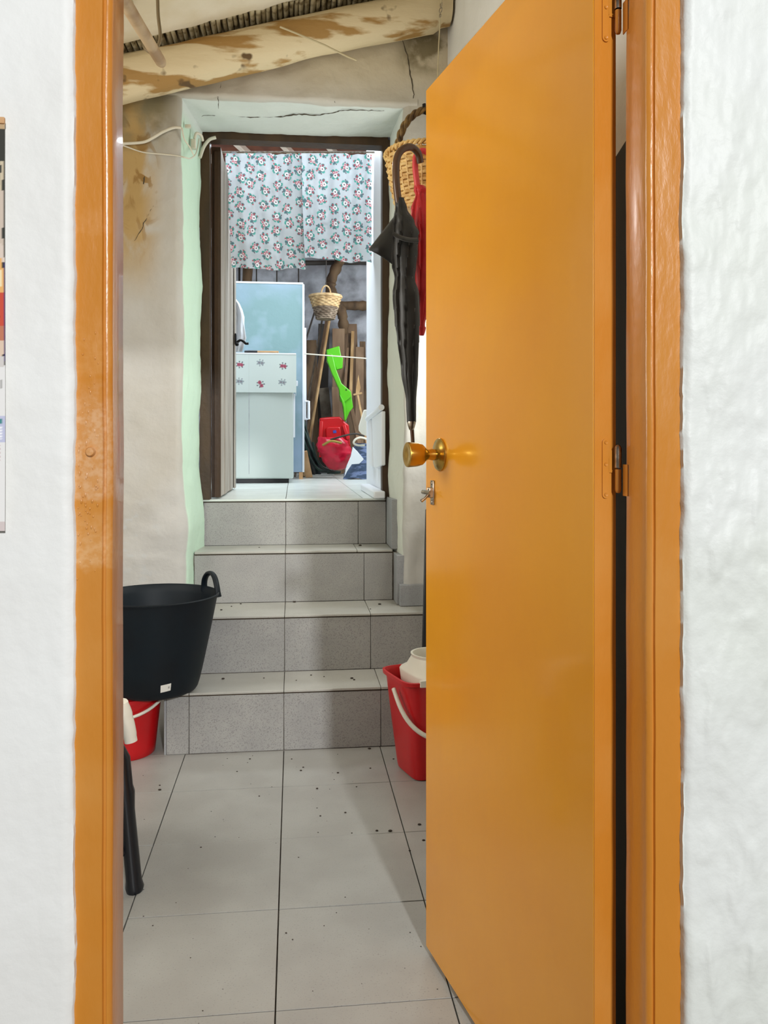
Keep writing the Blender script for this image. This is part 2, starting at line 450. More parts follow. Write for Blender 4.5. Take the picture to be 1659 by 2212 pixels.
for xi, xo, sg in ((JL, FL-0.012, 1), (JR, FR+0.012, -1)):
    pr = jamb_profile(xi, xo, sg)
    m2 = MB(); m2.rings([[(x+0.0012*nz(x*9, 3, z*5), y+0.0008*nz(y*9+5, 1, z*9), z) for x, y in pr] for z in zj])
    obj('jamb', m2, 'frame_paint', fr, smooth=40)
m2 = MB(); m2.box(FL-0.012, FR+0.012, FF, FB, HEAD, 1.965); obj('head', m2, 'frame_paint', fr, bevel=0.005)
m2 = MB(); p = P(196, 976, FF)
m2.lathe([(0.0001,-0.006),(0.0045,-0.0055),(0.006,-0.002),(0.0065,0.002),(0.0065,0.006)], p, (0,1,0), 16)
obj('catch_stud', m2, 'frame_paint', fr, smooth=60)
m2 = MB()
for k in range(70):                      # paint runs and chips catching the light
    zc = 1.1+random.choice((random.gauss(-0.02, 0.05), random.gauss(-0.085, 0.025), random.gauss(0.02, 0.09)))
    xc = random.uniform(FL+0.003, JL-0.016)
    m2.sphere((xc, FF, zc), 0.0008+random.random()*0.0006, 4, (1, 0.7, random.uniform(1, 3.2)))
o = obj('paint_drips', m2, 'frame_paint', fr, smooth=180); o['kind'] = 'stuff'

# ---- open door leaf
HC = Vector((0.422, 1.117, 0)); FE = Vector((0.286, 1.762, 0))
dd = (FE-HC).normalized(); dn = Vector((dd.y, -dd.x, 0))           # dn: through the thickness, away from the visible face
TK = 0.036; DTOP = CAMH+770*1.783/FPX; DB = 0.012
door = thing('door_1', 'glossy orange painted flush door standing open into the tiled room', None, HC+dn*TK/2+Vector((0,0,DB)), kind='structure')
m2 = MB(); LW = (FE-HC).length
m2.obox(HC+dd*LW/2+dn*TK/2+Vector((0,0,(DTOP+DB)/2)), dd*LW/2, dn*TK/2, (0,0,(DTOP-DB)/2))
obj('door_leaf', m2, 'orange_paint', door, bevel=0.0025)
m2 = MB(); m2.obox(HC-dd*0.0000+dn*TK/2+Vector((0,0,(DTOP+DB)/2)), dd*0.0004, dn*(TK/2-0.0005), (0,0,(DTOP-DB)/2-0.0005)); obj('edge_strip', m2, 'frame_paint', door)  # added strip in darker frame paint, tones down the lamplit hinge edge
def onface(px, py):      # point of the visible face at this pixel
    t = (px-CX)/FPX; r = Vector((t*CS+SN, CS-t*SN, (HOR-py)/FPX))
    n = -dn; k = (HC-Vector((0,0,CAMH)))
    s = Vector((HC.x, HC.y, 0)).dot(n)/Vector((r.x, r.y, 0)).dot(n)
    return Vector((r.x*s, r.y*s, CAMH+r.z*s))
# knob: rosette on the face, neck, tapered cup knob
kp = onface(951, 982); ax = -dn
knob = obj('door_knob', MB().lathe([(0.0115,0.010),(0.012,0.018),(0.0105,0.026),(0.012,0.032),(0.017,0.036),(0.0215,0.041),(0.0245,0.052),(0.026,0.070),(0.0255,0.0735),(0.023,0.0745),(0.012,0.0715),(0.0001,0.0705)], kp, ax, 40), 'brass', door, smooth=40)
knob['label'] = 'brass cup-shaped door knob'
obj('rosette', MB().lathe([(0.0345,0.0),(0.0345,0.003),(0.033,0.005),(0.029,0.006),(0.024,0.0085),(0.017,0.0105),(0.0115,0.011)], kp, ax, 40), 'brass', knob, smooth=35)
# small slide latch below the knob
lp = onface(936, 1064); up = Vector((0,0,1))
lt = obj('slide_latch', MB().obox(lp+ax*0.002, dd*0.0085, up*0.026, ax*0.002), 'steel', door, bevel=0.0015)
m2 = MB(); m2.tube([lp+ax*0.010+dd*0.034, lp+ax*0.010-dd*0.012], 0.0050, 12)
obj('bolt', m2, 'steel', lt, smooth=50)
m2 = MB(); m2.tube([lp+ax*0.010-dd*0.004, lp+ax*0.022-dd*0.006-up*0.012, lp+ax*0.030-dd*0.006-up*0.017], [0.003,0.003,0.0038], 10)
obj('bolt_grip', m2, 'steel', lt, smooth=50)
for s in (-1, 1):
    obj('bolt_guide', MB().obox(lp+ax*0.007+dd*0.0055*s, dd*0.0022, up*0.011, ax*0.005), 'steel', lt, bevel=0.002)
for s in (-1, 1):
    obj('screw', MB().lathe([(0.0032,0.0035),(0.0028,0.005),(0.0001,0.0052)], lp+up*0.020*s, ax, 12), 'steel', lt, smooth=60)
# keeper tip protruding past the free edge
# hinges: leaf let into the hinge-side edge of the door, knuckle in the gap, leaf on the jamb
def hinge(zc):
    c0 = HC+dn*(TK*0.50)+Vector((0,0,zc))
    m3 = MB(); poly = []
    for k in range(9): a = math.pi*k/8; poly.append(c0+dn*(0.0055*math.cos(a))+up*(0.037+0.0055*math.sin(a)))
    for k in range(9): a = math.pi+math.pi*k/8; poly.append(c0+dn*(0.0055*math.cos(a))+up*(-0.037+0.0055*math.sin(a)))
    m3.prism([p_-dd*0.0024 for p_ in poly], dd*0.0024)
    m3.obox(c0+dn*0.012+up*0.010-dd*0.0012, dn*0.008, up*0.016, dd*0.0012)
    h = obj('hinge', m3, 'frame_paint', door, smooth=40)
    kc = Vector((0.4555, 1.112, zc+0.0))
    obj('knuckle', MB().lathe([(0.0001,0.034),(0.003,0.033),(0.0048,0.029),(0.0048,0.001)], kc, up, 16), 'steel', h, smooth=50)
    obj('knuckle', MB().lathe([(0.0045,-0.001),(0.0045,-0.030),(0.003,-0.034),(0.0001,-0.035)], kc, up, 16), 'frame_paint', h, smooth=50)
    for dz in (-0.037, 0.006, 0.037):
        obj('screw', MB().lathe([(0.003,0.0022),(0.0026,0.0036),(0.0001,0.0030)], c0+up*dz, -dd, 10), 'frame_paint', h, smooth=60)
    obj('jamb_plate', MB().obox(Vector((JR-0.0006, 1.098, zc-0.016)), (0.0006,0,0), (0,0.008,0), (0,0,0.022)), 'frame_paint', h)
hinge(CAMH-(1012-HOR)*1.16/FPX)
hinge(CAMH-(25-HOR)*1.16/FPX)

# ---- calendar on the near wall, at the left border of the photograph
cz0, cz1 = P(10, 1145, WF).z, P(10, 268, WF).z; cx1 = P(17, 700, WF).x; cwid = 0.27
cal = thing('calendar', 'wall calendar with a food photograph hung on the white near wall', 'calendar', (cx1-cwid/2, WF-0.006, cz0))
def printed(name, origin, ux, uz, nu, nv, fcol, m, parent, th=0.0, wave=None):
    """rectangular printed sheet: colour per vertex = flat print"""
    o0, ux, uz = Vector(origin), Vector(ux), Vector(uz); mb_ = MB()
    nrm = ux.cross(uz).normalized()
    mb_.grid(lambda i, j: o0+ux*(i/(nu-1))+uz*(j/(nv-1))+(nrm*wave(i/(nu-1), j/(nv-1)) if wave else Vector((0,0,0))), nu, nv)
    ob = obj(name, mb_, m, parent, smooth=180, fixn=False, solid=th)
    U, V = np.meshgrid(np.linspace(0,1,nu), np.linspace(0,1,nv), indexing='ij')
    col = fcol(U.ravel(), V.ravel())
    at = ob.data.color_attributes.new('print', 'FLOAT_COLOR', 'POINT')
    at.data.foreach_set('color', np.c_[col, np.ones(len(col))].ravel())
    return ob
def lin(c): return np.array(srgb(*c)[:3])
def cal_col(u, v):
    n = len(u); c = np.tile(lin((236,234,230)), (n,1))
    t = 1-v                                             # 0 at top
    def paint(mask, col): c[mask] = lin(col)
    x = (u-1)*cwid*1000                                  # mm from the right edge (negative)
    paint(t < 0.595, (44,44,34))
    paint(t < 0.02, (190,160,120))
    wv = 2.2*np.sin(t*40)
    paint((t > 0.10) & (t < 0.20) & (np.abs(x+5+wv) < 1.6), (206,190,160))
    paint((t > 0.17) & (t < 0.34) & (x < -1.5+wv*0.4), (208,190,172))
    paint((t > 0.30) & (t < 0.345) & (x < -1.5+wv), (222,204,188))
    paint((t > 0.335) & (t < 0.44) & (x < -3+30*(t-0.335)), (236,178,104))
    paint((t > 0.365) & (t < 0.405) & (x < -4), (246,226,180))
    paint((t > 0.42) & (t < 0.50) & (x < -1), (206,74,48))
    paint((t > 0.475) & (t < 0.52) & (x < -2.4+8*np.sin(t*60)), (120,60,44))
    paint((t > 0.50) & (t < 0.545) & (x < -1.5), (196,120,88))
    paint((t > 0.535) & (t < 0.575) & (x < -1.5+wv*.5), (226,200,176))
    paint((t > 0.575) & (t < 0.60) & (x < -1.0), (214,208,202))
    paint((t > 0.345) & (t < 0.585) & (x > -1.4), (58,42,104))
    paint((t > 0.62) & (t < 0.655) & (np.abs(x+6-22*(t-0.62)*10*0.3) < 0.7), (170,168,164))
    paint((t > 0.72) & (t < 0.783), (196,198,222))
    paint((t > 0.726) & (t < 0.739) & (x < -3.5), (70,140,140))
    paint((t > 0.745) & (t < 0.778) & (np.abs(x+6) < 1.5) & (np.sin(t*900) > -0.3), (246,246,250))
    paint((t > 0.79) & (t < 0.83) & (x < -6.5) & (np.sin(t*700) > 0.2), (196,150,150))
    paint(t > 0.978, (214,200,196))
    return c
printed('page', (cx1-cwid, WF-0.010, cz0), (cwid,0,0), (0,0,cz1-cz0), 120, 420, cal_col, 'paper', cal, wave=lambda u, v: 0.001*math.sin(u*3+v*6))
m2 = MB(); m2.box(cx1-cwid, cx1-0.002, WF-0.0085, WF-0.0065, cz0+0.004, cz1); obj('backing', m2, 'sticker', cal)
m2 = MB(); m2.box(cx1-cwid, cx1, WF-0.0125, WF-0.0075, cz1-0.004, cz1+0.004); obj('binding_strip', m2, 'tan_board', cal, bevel=0.001)

# ================================================================== MIDDLE ROOM
XR, XL, YW = 0.64, -1.62, 3.37
def beam_z(x):                # centre line of the log
    return 2.545+(x+0.60)*0.262+0.012*math.sin(x*3.0+1)
def ceil_z(x): return beam_z(x)+0.098
# floor slab and tiles
mb = MB(); mb.box(-2.2, 1.75, -2.4, 3.75, -0.06, -0.010)
floor = struct('floor', mb, 'grout', 'pale tiled floor of the middle room')
TX, TY, X0, Y0 = 0.350, 0.3527, -0.0355, 1.609
gap = 0.0030
def tile_mesh(name, sx, sy, sz, m, bev=0.0005):
    me = D.meshes.new(name); q = MB(); x, y, z = sx/2, sy/2, sz
    b = bev
    v = [(-x,-y,-z),(x,-y,-z),(x,y,-z),(-x,y,-z),(-x,-y,-b),(x,-y,-b),(x,y,-b),(-x,y,-b),(-x+b,-y+b,0),(x-b,-y+b,0),(x-b,y-b,0),(-x+b,y-b,0)]
    f = [(0,3,2,1),(0,1,5,4),(1,2,6,5),(2,3,7,6),(3,0,4,7),(4,5,9,8),(5,6,10,9),(6,7,11,10),(7,4,8,11),(8,9,10,11)]
    me.from_pydata(v, [], f); me.materials.append(MATS[m]); return me
tm = tile_mesh('floor_tile', TX-gap, TY-gap, 0.010, 'floor_tile')
for i in range(-5, 2):
    for j in range(-2, 4):
        cx, cy = X0+(i+0.5)*TX, Y0+(j+0.5)*TY
        if j == 3: continue
        if cx+TX/2 > XR+0.05+TX/2: continue
        inst('floor_tile', tm, (cx, cy, 0.0006*random.uniform(-1,1)), floor)
tm2 = tile_mesh('floor_tile_cut', TX-gap, 2.985-(Y0+3*TY)-gap, 0.010, 'floor_tile')
for i in range(-5, 2):
    inst('floor_tile', tm2, (X0+(i+0.5)*TX, (Y0+3*TY+2.985)/2, 0), floor)
tm3 = tile_mesh('floor_tile_side', TX-gap, 0.40, 0.010, 'floor_tile')
for i in range(-5, -1):
    inst('floor_tile', tm3, (X0+(i+0.5)*TX, 2.985+0.20, 0), floor)

# staircase
H_ = [0.2196, 0.4406, 0.657, 0.864]
YR = [2.985, 3.228, 3.500, 3.717]            # riser faces
st = thing('staircase', 'four tiled steps climbing to the small doorway', 'stairs', (0.1, 3.35, 0))
sl = [-0.452, -0.452, -0.415, -0.400]; sr = [XR-0.004, XR-0.004, 0.424, 0.420]
m2 = MB()
for k in range(4):
    ye_ = (YR[k+1] if k < 3 else 3.72)+0.02
    m2.box(sl[k]+0.002-(0.03 if k > 1 else 0), sr[k]-0.002+(0.05 if k > 1 else 0), YR[k]+0.008, min(ye_, 3.36) if k < 2 else ye_, -0.009, H_[k]-0.012)
    if k == 1: m2.box(sl[k]+0.002, 0.48, 3.36, ye_, -0.009, H_[k]-0.012)
obj('step_core', m2, 'concrete', st)
joints = [[-0.372, X0, 0.318], [-0.386, X0, 0.303], [X0, 0.30], [X0, 0.292]]
for k in range(4):
    z0 = (H_[k-1] if k else 0.0); z1 = H_[k]-0.012
    ed = [sl[k]]+joints[k]+[sr[k]]
    for a, b in zip(ed[:-1], ed[1:]):
        if b-a < 0.01: continue
        q = MB(); q.box(a+0.0010, b-0.0010, YR[k]+random.uniform(-.0006,.0006), YR[k]+0.010, z0+0.001, z1-0.002)
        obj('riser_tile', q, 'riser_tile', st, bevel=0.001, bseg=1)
    # dark bedding line under the nosing
    q = MB(); q.box(sl[k]+0.001, sr[k]-0.001, YR[k]+0.003, YR[k]+0.02, z1-0.0035, z1+0.002); obj('bedding', q, 'joint_dark', st)
    if k < 3:
        jt = list(joints[k])
        if k == 2: jt = [X0, 0.27]
        ed = [sl[k]]+jt+[sr[k]]
        for a, b in zip(ed[:-1], ed[1:]):
            q = MB(); q.box(a+0.0010, b-0.0010, YR[k]-0.004, YR[k+1]-0.001, H_[k]-0.009, H_[k]+random.uniform(-.0006,.0006))
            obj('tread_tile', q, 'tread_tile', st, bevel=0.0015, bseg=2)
# side face of the lowest step
q = MB(); q.box(sl[0]-0.008, sl[0], YR[0]+0.002, 3.36, 0, H_[0]-0.004); obj('side_tile', q, 'skirt_tile', st, bevel=0.001)
# skirting tiles beside the steps
for (x0,x1,y0,y1,z0,z1) in ((0.421,0.475,3.503,3.712,H_[2]+.002,H_[2]+0.215),(0.428,0.475,3.385,3.499,H_[1]+.002,H_[1]+0.205),
                            (0.444,XR-.004,3.345,3.385,H_[1]+.002,H_[1]+0.088),(0.436,0.444,3.345,3.383,H_[1]+.002,H_[1]+0.088)):
    q = MB(); q.box(x0,x1,y0,y1,z0,z1); obj('skirting_tile', q, 'skirt_tile', st, bevel=0.001)

# back wall with deep opening
RX0, RX1 = -0.447, 0.452        # front corners of the opening
LZ = 2.513
mb = MB()
def wall_disp(x, y, z):
    a = 0.010*nz(x*3, y*3, z*3+4)+0.0045*nz(x*12, y*12+3, z*9)
    if x < -0.5 and z < 0.95: a += 0.008*max(0, nz(x*26, 1, z*30, 5))*min(1, (0.98-z)*4)
    if x < -0.5 and z > 2.1: a += 0.010*nz(x*9, 6, z*9)
    return a
def side(front_x, back_x, far_x, sgn):
    path = [(x, YW) for x in arr((far_x, front_x-sgn*0.03, 44))]
    for k in range(1, 7):
        a = k/6*math.pi/2; path.append((front_x-sgn*0.03+sgn*0.03*math.sin(a), YW+0.03*(1-math.cos(a))))
    path += [(front_x+(back_x-front_x)*t, YW+0.03+(3.70-YW-0.03)*t) for t in np.linspace(0.1, 1, 10)]
    zz = arr((0, 3.05, 170))
    def F(i, j):
        x, y = path[i]; z = zz[j]; d_ = wall_disp(x, y, z)
        k = min(1, max(0, (i-44)/6))
        flare = 0.02*max(0, min(1, (1.02-z)/0.25)) if sgn > 0 and k > 0 else 0
        return (x+sgn*k*d_*0.9+flare*k, y-(1-k)*d_, z)
    mb.grid(F, len(path), len(zz))
side(RX0, -0.412, XL-0.02, 1)
side(RX1, 0.432, XR+0.02, -1)
# lintel
pr = [(YW, z) for z in arr((3.05, LZ+0.02, 24))]
for k in range(1, 6):
    a = k/5*math.pi/2; pr.append((YW+0.02*(1-math.cos(a)), LZ+0.02-0.02*math.sin(a)))
pr += [(YW+0.02+(3.70-YW-0.02)*t, LZ-0.008*t) for t in np.linspace(0.1, 1, 10)]
xs = arr((RX0-0.06, RX1+0.06, 70))
def F(i, j):
    x = xs[i]; y, z = pr[j]; d_ = wall_disp(x, y, z)
    k = min(1, max(0, (j-24)/5))
    lip = 0.006*math.exp(-((z-LZ-0.01)/0.02)**2) if k < 1 else 0
    return (x, y-(1-k)*d_-lip, z-k*d_*0.8)
mb.grid(F, len(xs), len(pr))
struct('wall_back', mb, 'old_wall', 'stained whitewashed old wall around the small upper doorway', smooth=70, fixn=False)
wb = bpy.context.scene.objects['wall_back']
# cracks, as dark gashes
def crack(pts, w0=0.0016):
    pts = [Vector(p) for p in pts]; q = []
    for a, b in zip(pts[:-1], pts[1:]):
        for t in np.linspace(0, 1, 7, endpoint=False):
            pnt = a.lerp(b, t); s = 0.004
            q.append(pnt+Vector((nz(pnt.x*50, 0, pnt.z*50)*s, 0, nz(pnt.x*50+9, 3, pnt.z*50)*s)))
    q.append(pts[-1])
    rr = [w0*(0.35+0.65*abs(math.sin(3.1*i/len(q))))*random.uniform(0.5,1.2) for i in range(len(q))]
    m2 = MB(); m2.tube(q, rr, 5); obj('crack', m2, 'crack', wb)
YC = YW-0.002
def wp(px, py): 
    p_ = P(px, py, YW); d_ = wall_disp(p_.x, YW, p_.z); return P(px, py, YW-d_)
crack([wp(868,85), wp(880,120), wp(886,160), wp(894,205), wp(893,222)], 0.003)
crack([wp(478,180), wp(470,205), wp(472,235)], 0.0018)
crack([wp(720,200), wp(724,222)], 0.0012)
crack([wp(330,445), wp(312,480), wp(305,500), wp(290,520)], 0.0022)
crack([wp(312,380), wp(310,398)], 0.003)
def soff(px, py):        # point on the lintel's underside
    z = LZ-0.005; k = (z-CAMH)/((HOR-py)/FPX); t = (px-CX)/FPX
    return Vector((t*k*CS+k*SN, -t*k*SN+k*CS, z-0.002))
crack([soff(410,260), soff(440,249), soff(480,247), soff(540,252), soff(600,252), soff(640,246), soff(680,248), soff(720,243), soff(745,236), soff(790,238), soff(830,238)], 0.0026)

# side walls
mb = MB()
for y0, y1, z0, z1 in ((1.10,2.94,0,3.05),(3.24,3.44,0,3.05),(2.94,3.24,0,1.10),(2.94,3.24,2.14,3.05)): mb.box(XR, XR+0.10, y0, y1, z0, z1)
struct('wall_right', mb, 'plaster_near', 'white plaster side wall hidden behind the open orange door')
wn = thing('window_added', 'narrow window added for light in the side wall, hidden behind the orange door', None, (XR+0.05, 3.09, 1.10), kind='structure')  # opening and frame made up to hold the unseen fill light
for y0, y1, z0, z1 in ((2.94,2.956,1.10,2.14),(3.224,3.24,1.10,2.14),(2.956,3.224,1.10,1.118),(2.956,3.224,2.122,2.14)):
    q = MB(); q.box(XR+0.03, XR+0.06, y0, y1, z0, z1); obj('added_window_frame', q, 'white_paint', wn)
mb = MB(); mb.box(XL-0.10, XL, 1.10, 3.45, 0, 0.95); mb.box(XL-0.10, XL, 1.10, 1.55, 0.95, 2.3); mb.box(XL-0.10, XL, 2.72, 3.45, 0.95, 2.3); mb.box(XL-0.10, XL, 1.10, 3.45, 2.3, 3.05)
struct('wall_left', mb, 'plaster_near', 'white plaster side wall of the middle room')
# ceiling: sloping whitewashed panels between the logs
mb = MB(); xs = arr((XL, XR+0.05, 60)); ys = arr((1.0, 3.20, 50))
def F(i, j):
    x, y = xs[i], ys[j]; e = 0.010*nz(x*14, 3, 1)+0.006*nz(x*40, 5, 2)
    if j > len(ys)-4: e += 0.030-0.055*(x+0.9)/1.5
    if j == len(ys)-1: return (x, y+e, ceil_z(x)+0.022)
    k = j/(len(ys)-2)
    return (x, y+(e if j > len(ys)-4 else 0), ceil_z(x)+0.006*nz(x*2, y*2, 3))
mb.grid(F, len(xs), len(ys))
vv = [(XL-.1,0.9,ceil_z(XL)+.035),(XR+.1,0.9,ceil_z(XR)+.05),(XR+.1,3.72,ceil_z(XR)+.05),(XL-.1,3.72,ceil_z(XL)+.035)]
mb.prism(vv, (0,0,0.08))
ce = struct('ceiling', mb, 'ceiling_white', 'sloping whitewashed ceiling laid on canes over a log', smooth=50, fixn=False)
mb = MB()
for i in range(106):
    x = XL+0.01+i*0.0213+random.uniform(-.003,.003); r = random.uniform(0.0085, 0.0115); zc = ceil_z(x)+0.014+random.uniform(-.004,.004)
    y1 = 3.15+random.uniform(-.01,.01)
    q = MB(); q.tube([(x+random.uniform(-.004,.004), y1, zc), (x, 3.22, zc), (x+random.uniform(-.003,.003), 3.34, zc+.002)], r, 7)
    obj('reed', q, 'reed', ce, smooth=60)
# second row of canes by the next log, nearer the camera
yr2 = 2.86
for i in range(26):
    x = -1.10+i*0.0215; zc = ceil_z(x)-0.004+random.uniform(-.003,.003)
    q = MB(); q.tube([(x+random.uniform(-.004,.004), yr2-.06, zc), (x, yr2+.02, zc), (x, yr2+.07+random.uniform(-.01,.01), zc+.002)], 0.010, 7)
    obj('reed', q, 'reed', ce, smooth=60)

def log(name, label, xa, xb, yc, r0, zf, m='log', seed=0):
    q = MB(); R = []; n = 28
    for i in range(70):
        t = i/69; x = xa+(xb-xa)*t; r = r0*(1+0.08*nz(x*2, seed, 1))
        if t > 0.985: r *= 0.8
        R.append([(x+0.0, yc+0.012*nz(x*1.5, seed+2, 0)+math.cos(a)*r*(1+0.10*nz(math.cos(a)*1.5+x*1.8, math.sin(a)*1.5, seed)), zf(x)+math.sin(a)*r*(1+0.10*nz(math.cos(a)*1.5+x*1.8, math.sin(a)*1.5, seed+7))) for a in (2*math.pi*k/n for k in range(n))])
    q.rings(R); o_ = obj(name, q, m, smooth=60); return tag(o_, label, 'beam')
log('roof_log', 'rough whitewashed log carrying the ceiling above the small doorway', XL+0.01, XR-0.01, 3.262, 0.083, beam_z)

# hanging pole with wire loop
Yp = 2.75
pe = P(350,138,Yp); pm = P(272,8,2.35); ps = pe+(pm-pe)*2.4
m2 = MB(); m2.tube([pe, pe+(ps-pe)*0.02, pe.lerp(ps,0.3), pe.lerp(ps,0.7), ps], [0.013,0.018,0.019,0.020,0.020], 14)
tag(obj('hanging_pole', m2, 'pole_wood', smooth=50), 'bare wooden pole hung under the ceiling in a wire loop', 'pole')
a0 = P(340,-14,Yp-0.05); dirp = (ps-pe).normalized(); cpt = pe+dirp*0.055
wpts = bez([(a0.x, a0.y, ceil_z(a0.x)), P(341,20,Yp-.05), P(346,75,Yp-.05), P(341,100,Yp-.05), P(328,113,Yp-.05), P(313,104,Yp-.04), P(311,92,Yp-.02)], 10)
m2 = MB(); m2.tube(wpts, 0.0055, 8)
tag(obj('wire_loop', m2, 'wire', smooth=60), 'bent wire loop hanging from the ceiling around the wooden pole', 'wire')
# thin rope across the log
m2 = MB(); m2.tube([P(605,58,3.165), P(640,72,3.155), P(700,97,3.15), P(750,122,3.16), P(770,130,3.17)], 0.0035, 6)
tag(obj('thin_rope', m2, 'cord', smooth=60), 'thin pale rope stretched slantwise over the log', 'rope')
# string with small chain on the right
sg = thing('hanging_string', 'thin string with a small metal swivel hanging near the top of the orange door', 'string', P(945,165,3.0))
m2 = MB(); m2.tube([P(957,-40,3.0), P(953,8,3.0)], 0.0025, 6); m2.tube([P(951,40,3.0), P(948,90,3.0), P(945,165,3.0), P(944,220,3.0)], 0.0022, 6); obj('cord', m2, 'cord', sg, smooth=60)
m2 = MB()
for k, (yy, rr) in enumerate(((10,.008),(22,.007),(34,.006))):
    c = P(953-k, yy, 3.0); m2.tube([c+Vector((math.cos(a)*rr*(0.8 if k%2 else 0.4), math.sin(a)*rr*(0.4 if k%2 else 0.8), math.sin(a+0.5)*rr*1.6)) for a in np.linspace(0, 2*math.pi, 14)], 0.0016, 6)
obj('swivel', m2, 'steel', sg, smooth=60)

# wall cables left of the opening
def wpo(px, py, d=0.012):
    p_ = wp(px, py); return P(px, py, p_.y-d)
m2 = MB(); m2.tube(bez([wpo(240,312), wpo(275,310), wpo(310,307), wpo(330,298), wpo(352,285), wpo(375,276), wpo(392,276)], 6), 0.006, 8)
tag(obj('wall_cable', m2, 'cable_white', smooth=60), 'thick whitewashed cable bowed across the stained wall', 'cable')
m2 = MB(); m2.tube(bez([wpo(250,308), wpo(276,318), wpo(310,329), wpo(350,333), wpo(385,337), wpo(398,340,.015)], 6)+bez([wpo(398,340,.015), P(412,342,3.40), P(424,330,3.48), P(430,300,3.58)], 6)[1:], 0.0028, 6)
tag(obj('thin_cable', m2, 'cable_white', smooth=60), 'thin slack cable drooping below the thick wall cable', 'cable')
m2 = MB(); m2.tube(bez([wpo(393,276,.01), P(398,300,3.375), P(410,318,3.40), P(418,335,3.42)], 8), 0.0030, 6)
tag(obj('looped_cable', m2, 'cable_white', smooth=60), 'short cable looping from the wall corner to the porcelain connector', 'cable')
m2 = MB(); m2.tube(bez([P(432,340,3.66), P(440,318,3.68), P(452,302,3.685), P(466,297,3.69)], 8), 0.0075, 10)
tag(obj('frame_cable', m2, 'cable_white', smooth=60), 'thick white cable end bending onto the brown door frame', 'cable')
cn = thing('cable_connector', 'small whitewashed porcelain connector with clips in the opening corner', 'connector', P(420,320,3.50))
cc = P(418,312,3.50); obj('connector_body', MB().obox(cc, (0.010,0,0), (0,0.012,0), (0,0,0.020)), 'cable_white', cn, bevel=0.003)
cc = P(406,273,3.42); obj('clip', MB().obox(cc, (0.012,0,0), (0,0.006,0), (0,0,0.007)), 'cable_white', cn, bevel=0.002)
m2 = MB(); m2.tube(bez([P(420,300,3.5), P(424,288,3.5), P(434,292,3.52), P(438,304,3.54)], 6), 0.006, 8); obj('clip', m2, 'cable_white', cn, smooth=60)

# ------------------------------------------------------------------ left: stool, tub, buckets
def foot(px, py):        # floor point at this pixel
    k = CAMH/((py-HOR)/FPX); t = (px-CX)/FPX
    return Vector((t*k*CS+k*SN, -t*k*SN+k*CS, 0))
# tub: stands on the lowest step and on the red bucket
tubz = H_[0]+0.0012
tcx, tcy = -0.497, 3.023
rt, rb, th_ = 0.2215, 0.152, 0.340
tub = thing('rubber_tub', 'large black flexible rubber tub with white sticker standing on the lowest step', 'tub', (tcx, tcy, tubz))
prof = [(0.0001,0.0),(rb-0.035,0.0),(rb-0.018,0.003),(rb-0.006,0.009),(rb,0.018)]
for k in range(1, 13): t = k/12; prof.append((rb+(rt-rb)*t**0.9, 0.016+(th_-0.016)*t))
prof += [(rt+0.005,th_+0.001),(rt+0.006,th_+0.006),(rt+0.002,th_+0.009),(rt-0.003,th_+0.005)]
for k in range(11, -1, -1): t = k/12; prof.append((rb+(rt-rb)*t**0.9-0.004, 0.02+(th_-0.016)*t))
prof += [(0.0001,0.012)]
obj('tub_body', MB().lathe(prof, (tcx,tcy,tubz), n=72), 'rubber_tub', tub, smooth=45)
for ang in (math.radians(26), math.radians(206)):
    cxx, cyy = tcx+math.cos(ang)*(rt+0.000), tcy+math.sin(ang)*(rt+0.0)
    tn = Vector((-math.sin(ang), math.cos(ang), 0)); rd = Vector((math.cos(ang), math.sin(ang), 0))
    base = Vector((cxx, cyy, tubz+th_)); pts = []
    for k in range(21):
        a = math.pi*k/20
        pts.append(base+tn*(-math.cos(a)*0.072)+up*(math.sin(a)**0.8*0.078-0.012)+rd*(0.002-0.012*math.sin(a)-0.012*math.cos(a)**2))
    q = MB(); q.tube(pts, [0.014 if k in (0,20) else 0.0115 for k in range(21)], 10, sq=0.7); obj('handle', q, 'rubber_tub', tub, smooth=60)
# sticker wrapped on the tub wall
def tubr(z): 
    t = max(0, (z-0.016)/(th_-0.016)); return rb+(rt-rb)*t**0.9
def tub_ang(px):         # angle of the tub's near surface at that pixel column
    best = None
    for a in np.linspace(-math.pi, 0, 721):
        x, y = tcx+math.cos(a)*0.19, tcy+math.sin(a)*0.19
        zc = x*SN+y*CS; pxx = CX+FPX*(x*CS-y*SN)/zc
        if best is None or abs(pxx-px) < best[0]: best = (abs(pxx-px), a)
    return best[1]
a1, a2 = tub_ang(349), tub_ang(375)
def onTub(a, z, off): r = tubr(z)+off; return (tcx+math.cos(a)*r, tcy+math.sin(a)*r, tubz+z)
q = MB(); q.grid(lambda i, j: onTub(a1+(a2-a1)*i/8, 0.036+0.026*j/3+0.004*i/8, 0.0012), 9, 4)
skk = obj('sticker', q, 'sticker', tub, solid=0.0006)
q = MB()
for k in range(3): q.grid(lambda i, j: onTub(a1+(a2-a1)*(0.74+0.05*k+0.025*i), 0.048+0.008*j, 0.0019), 2, 2)
obj('printed_code', q, 'black_print', skk)

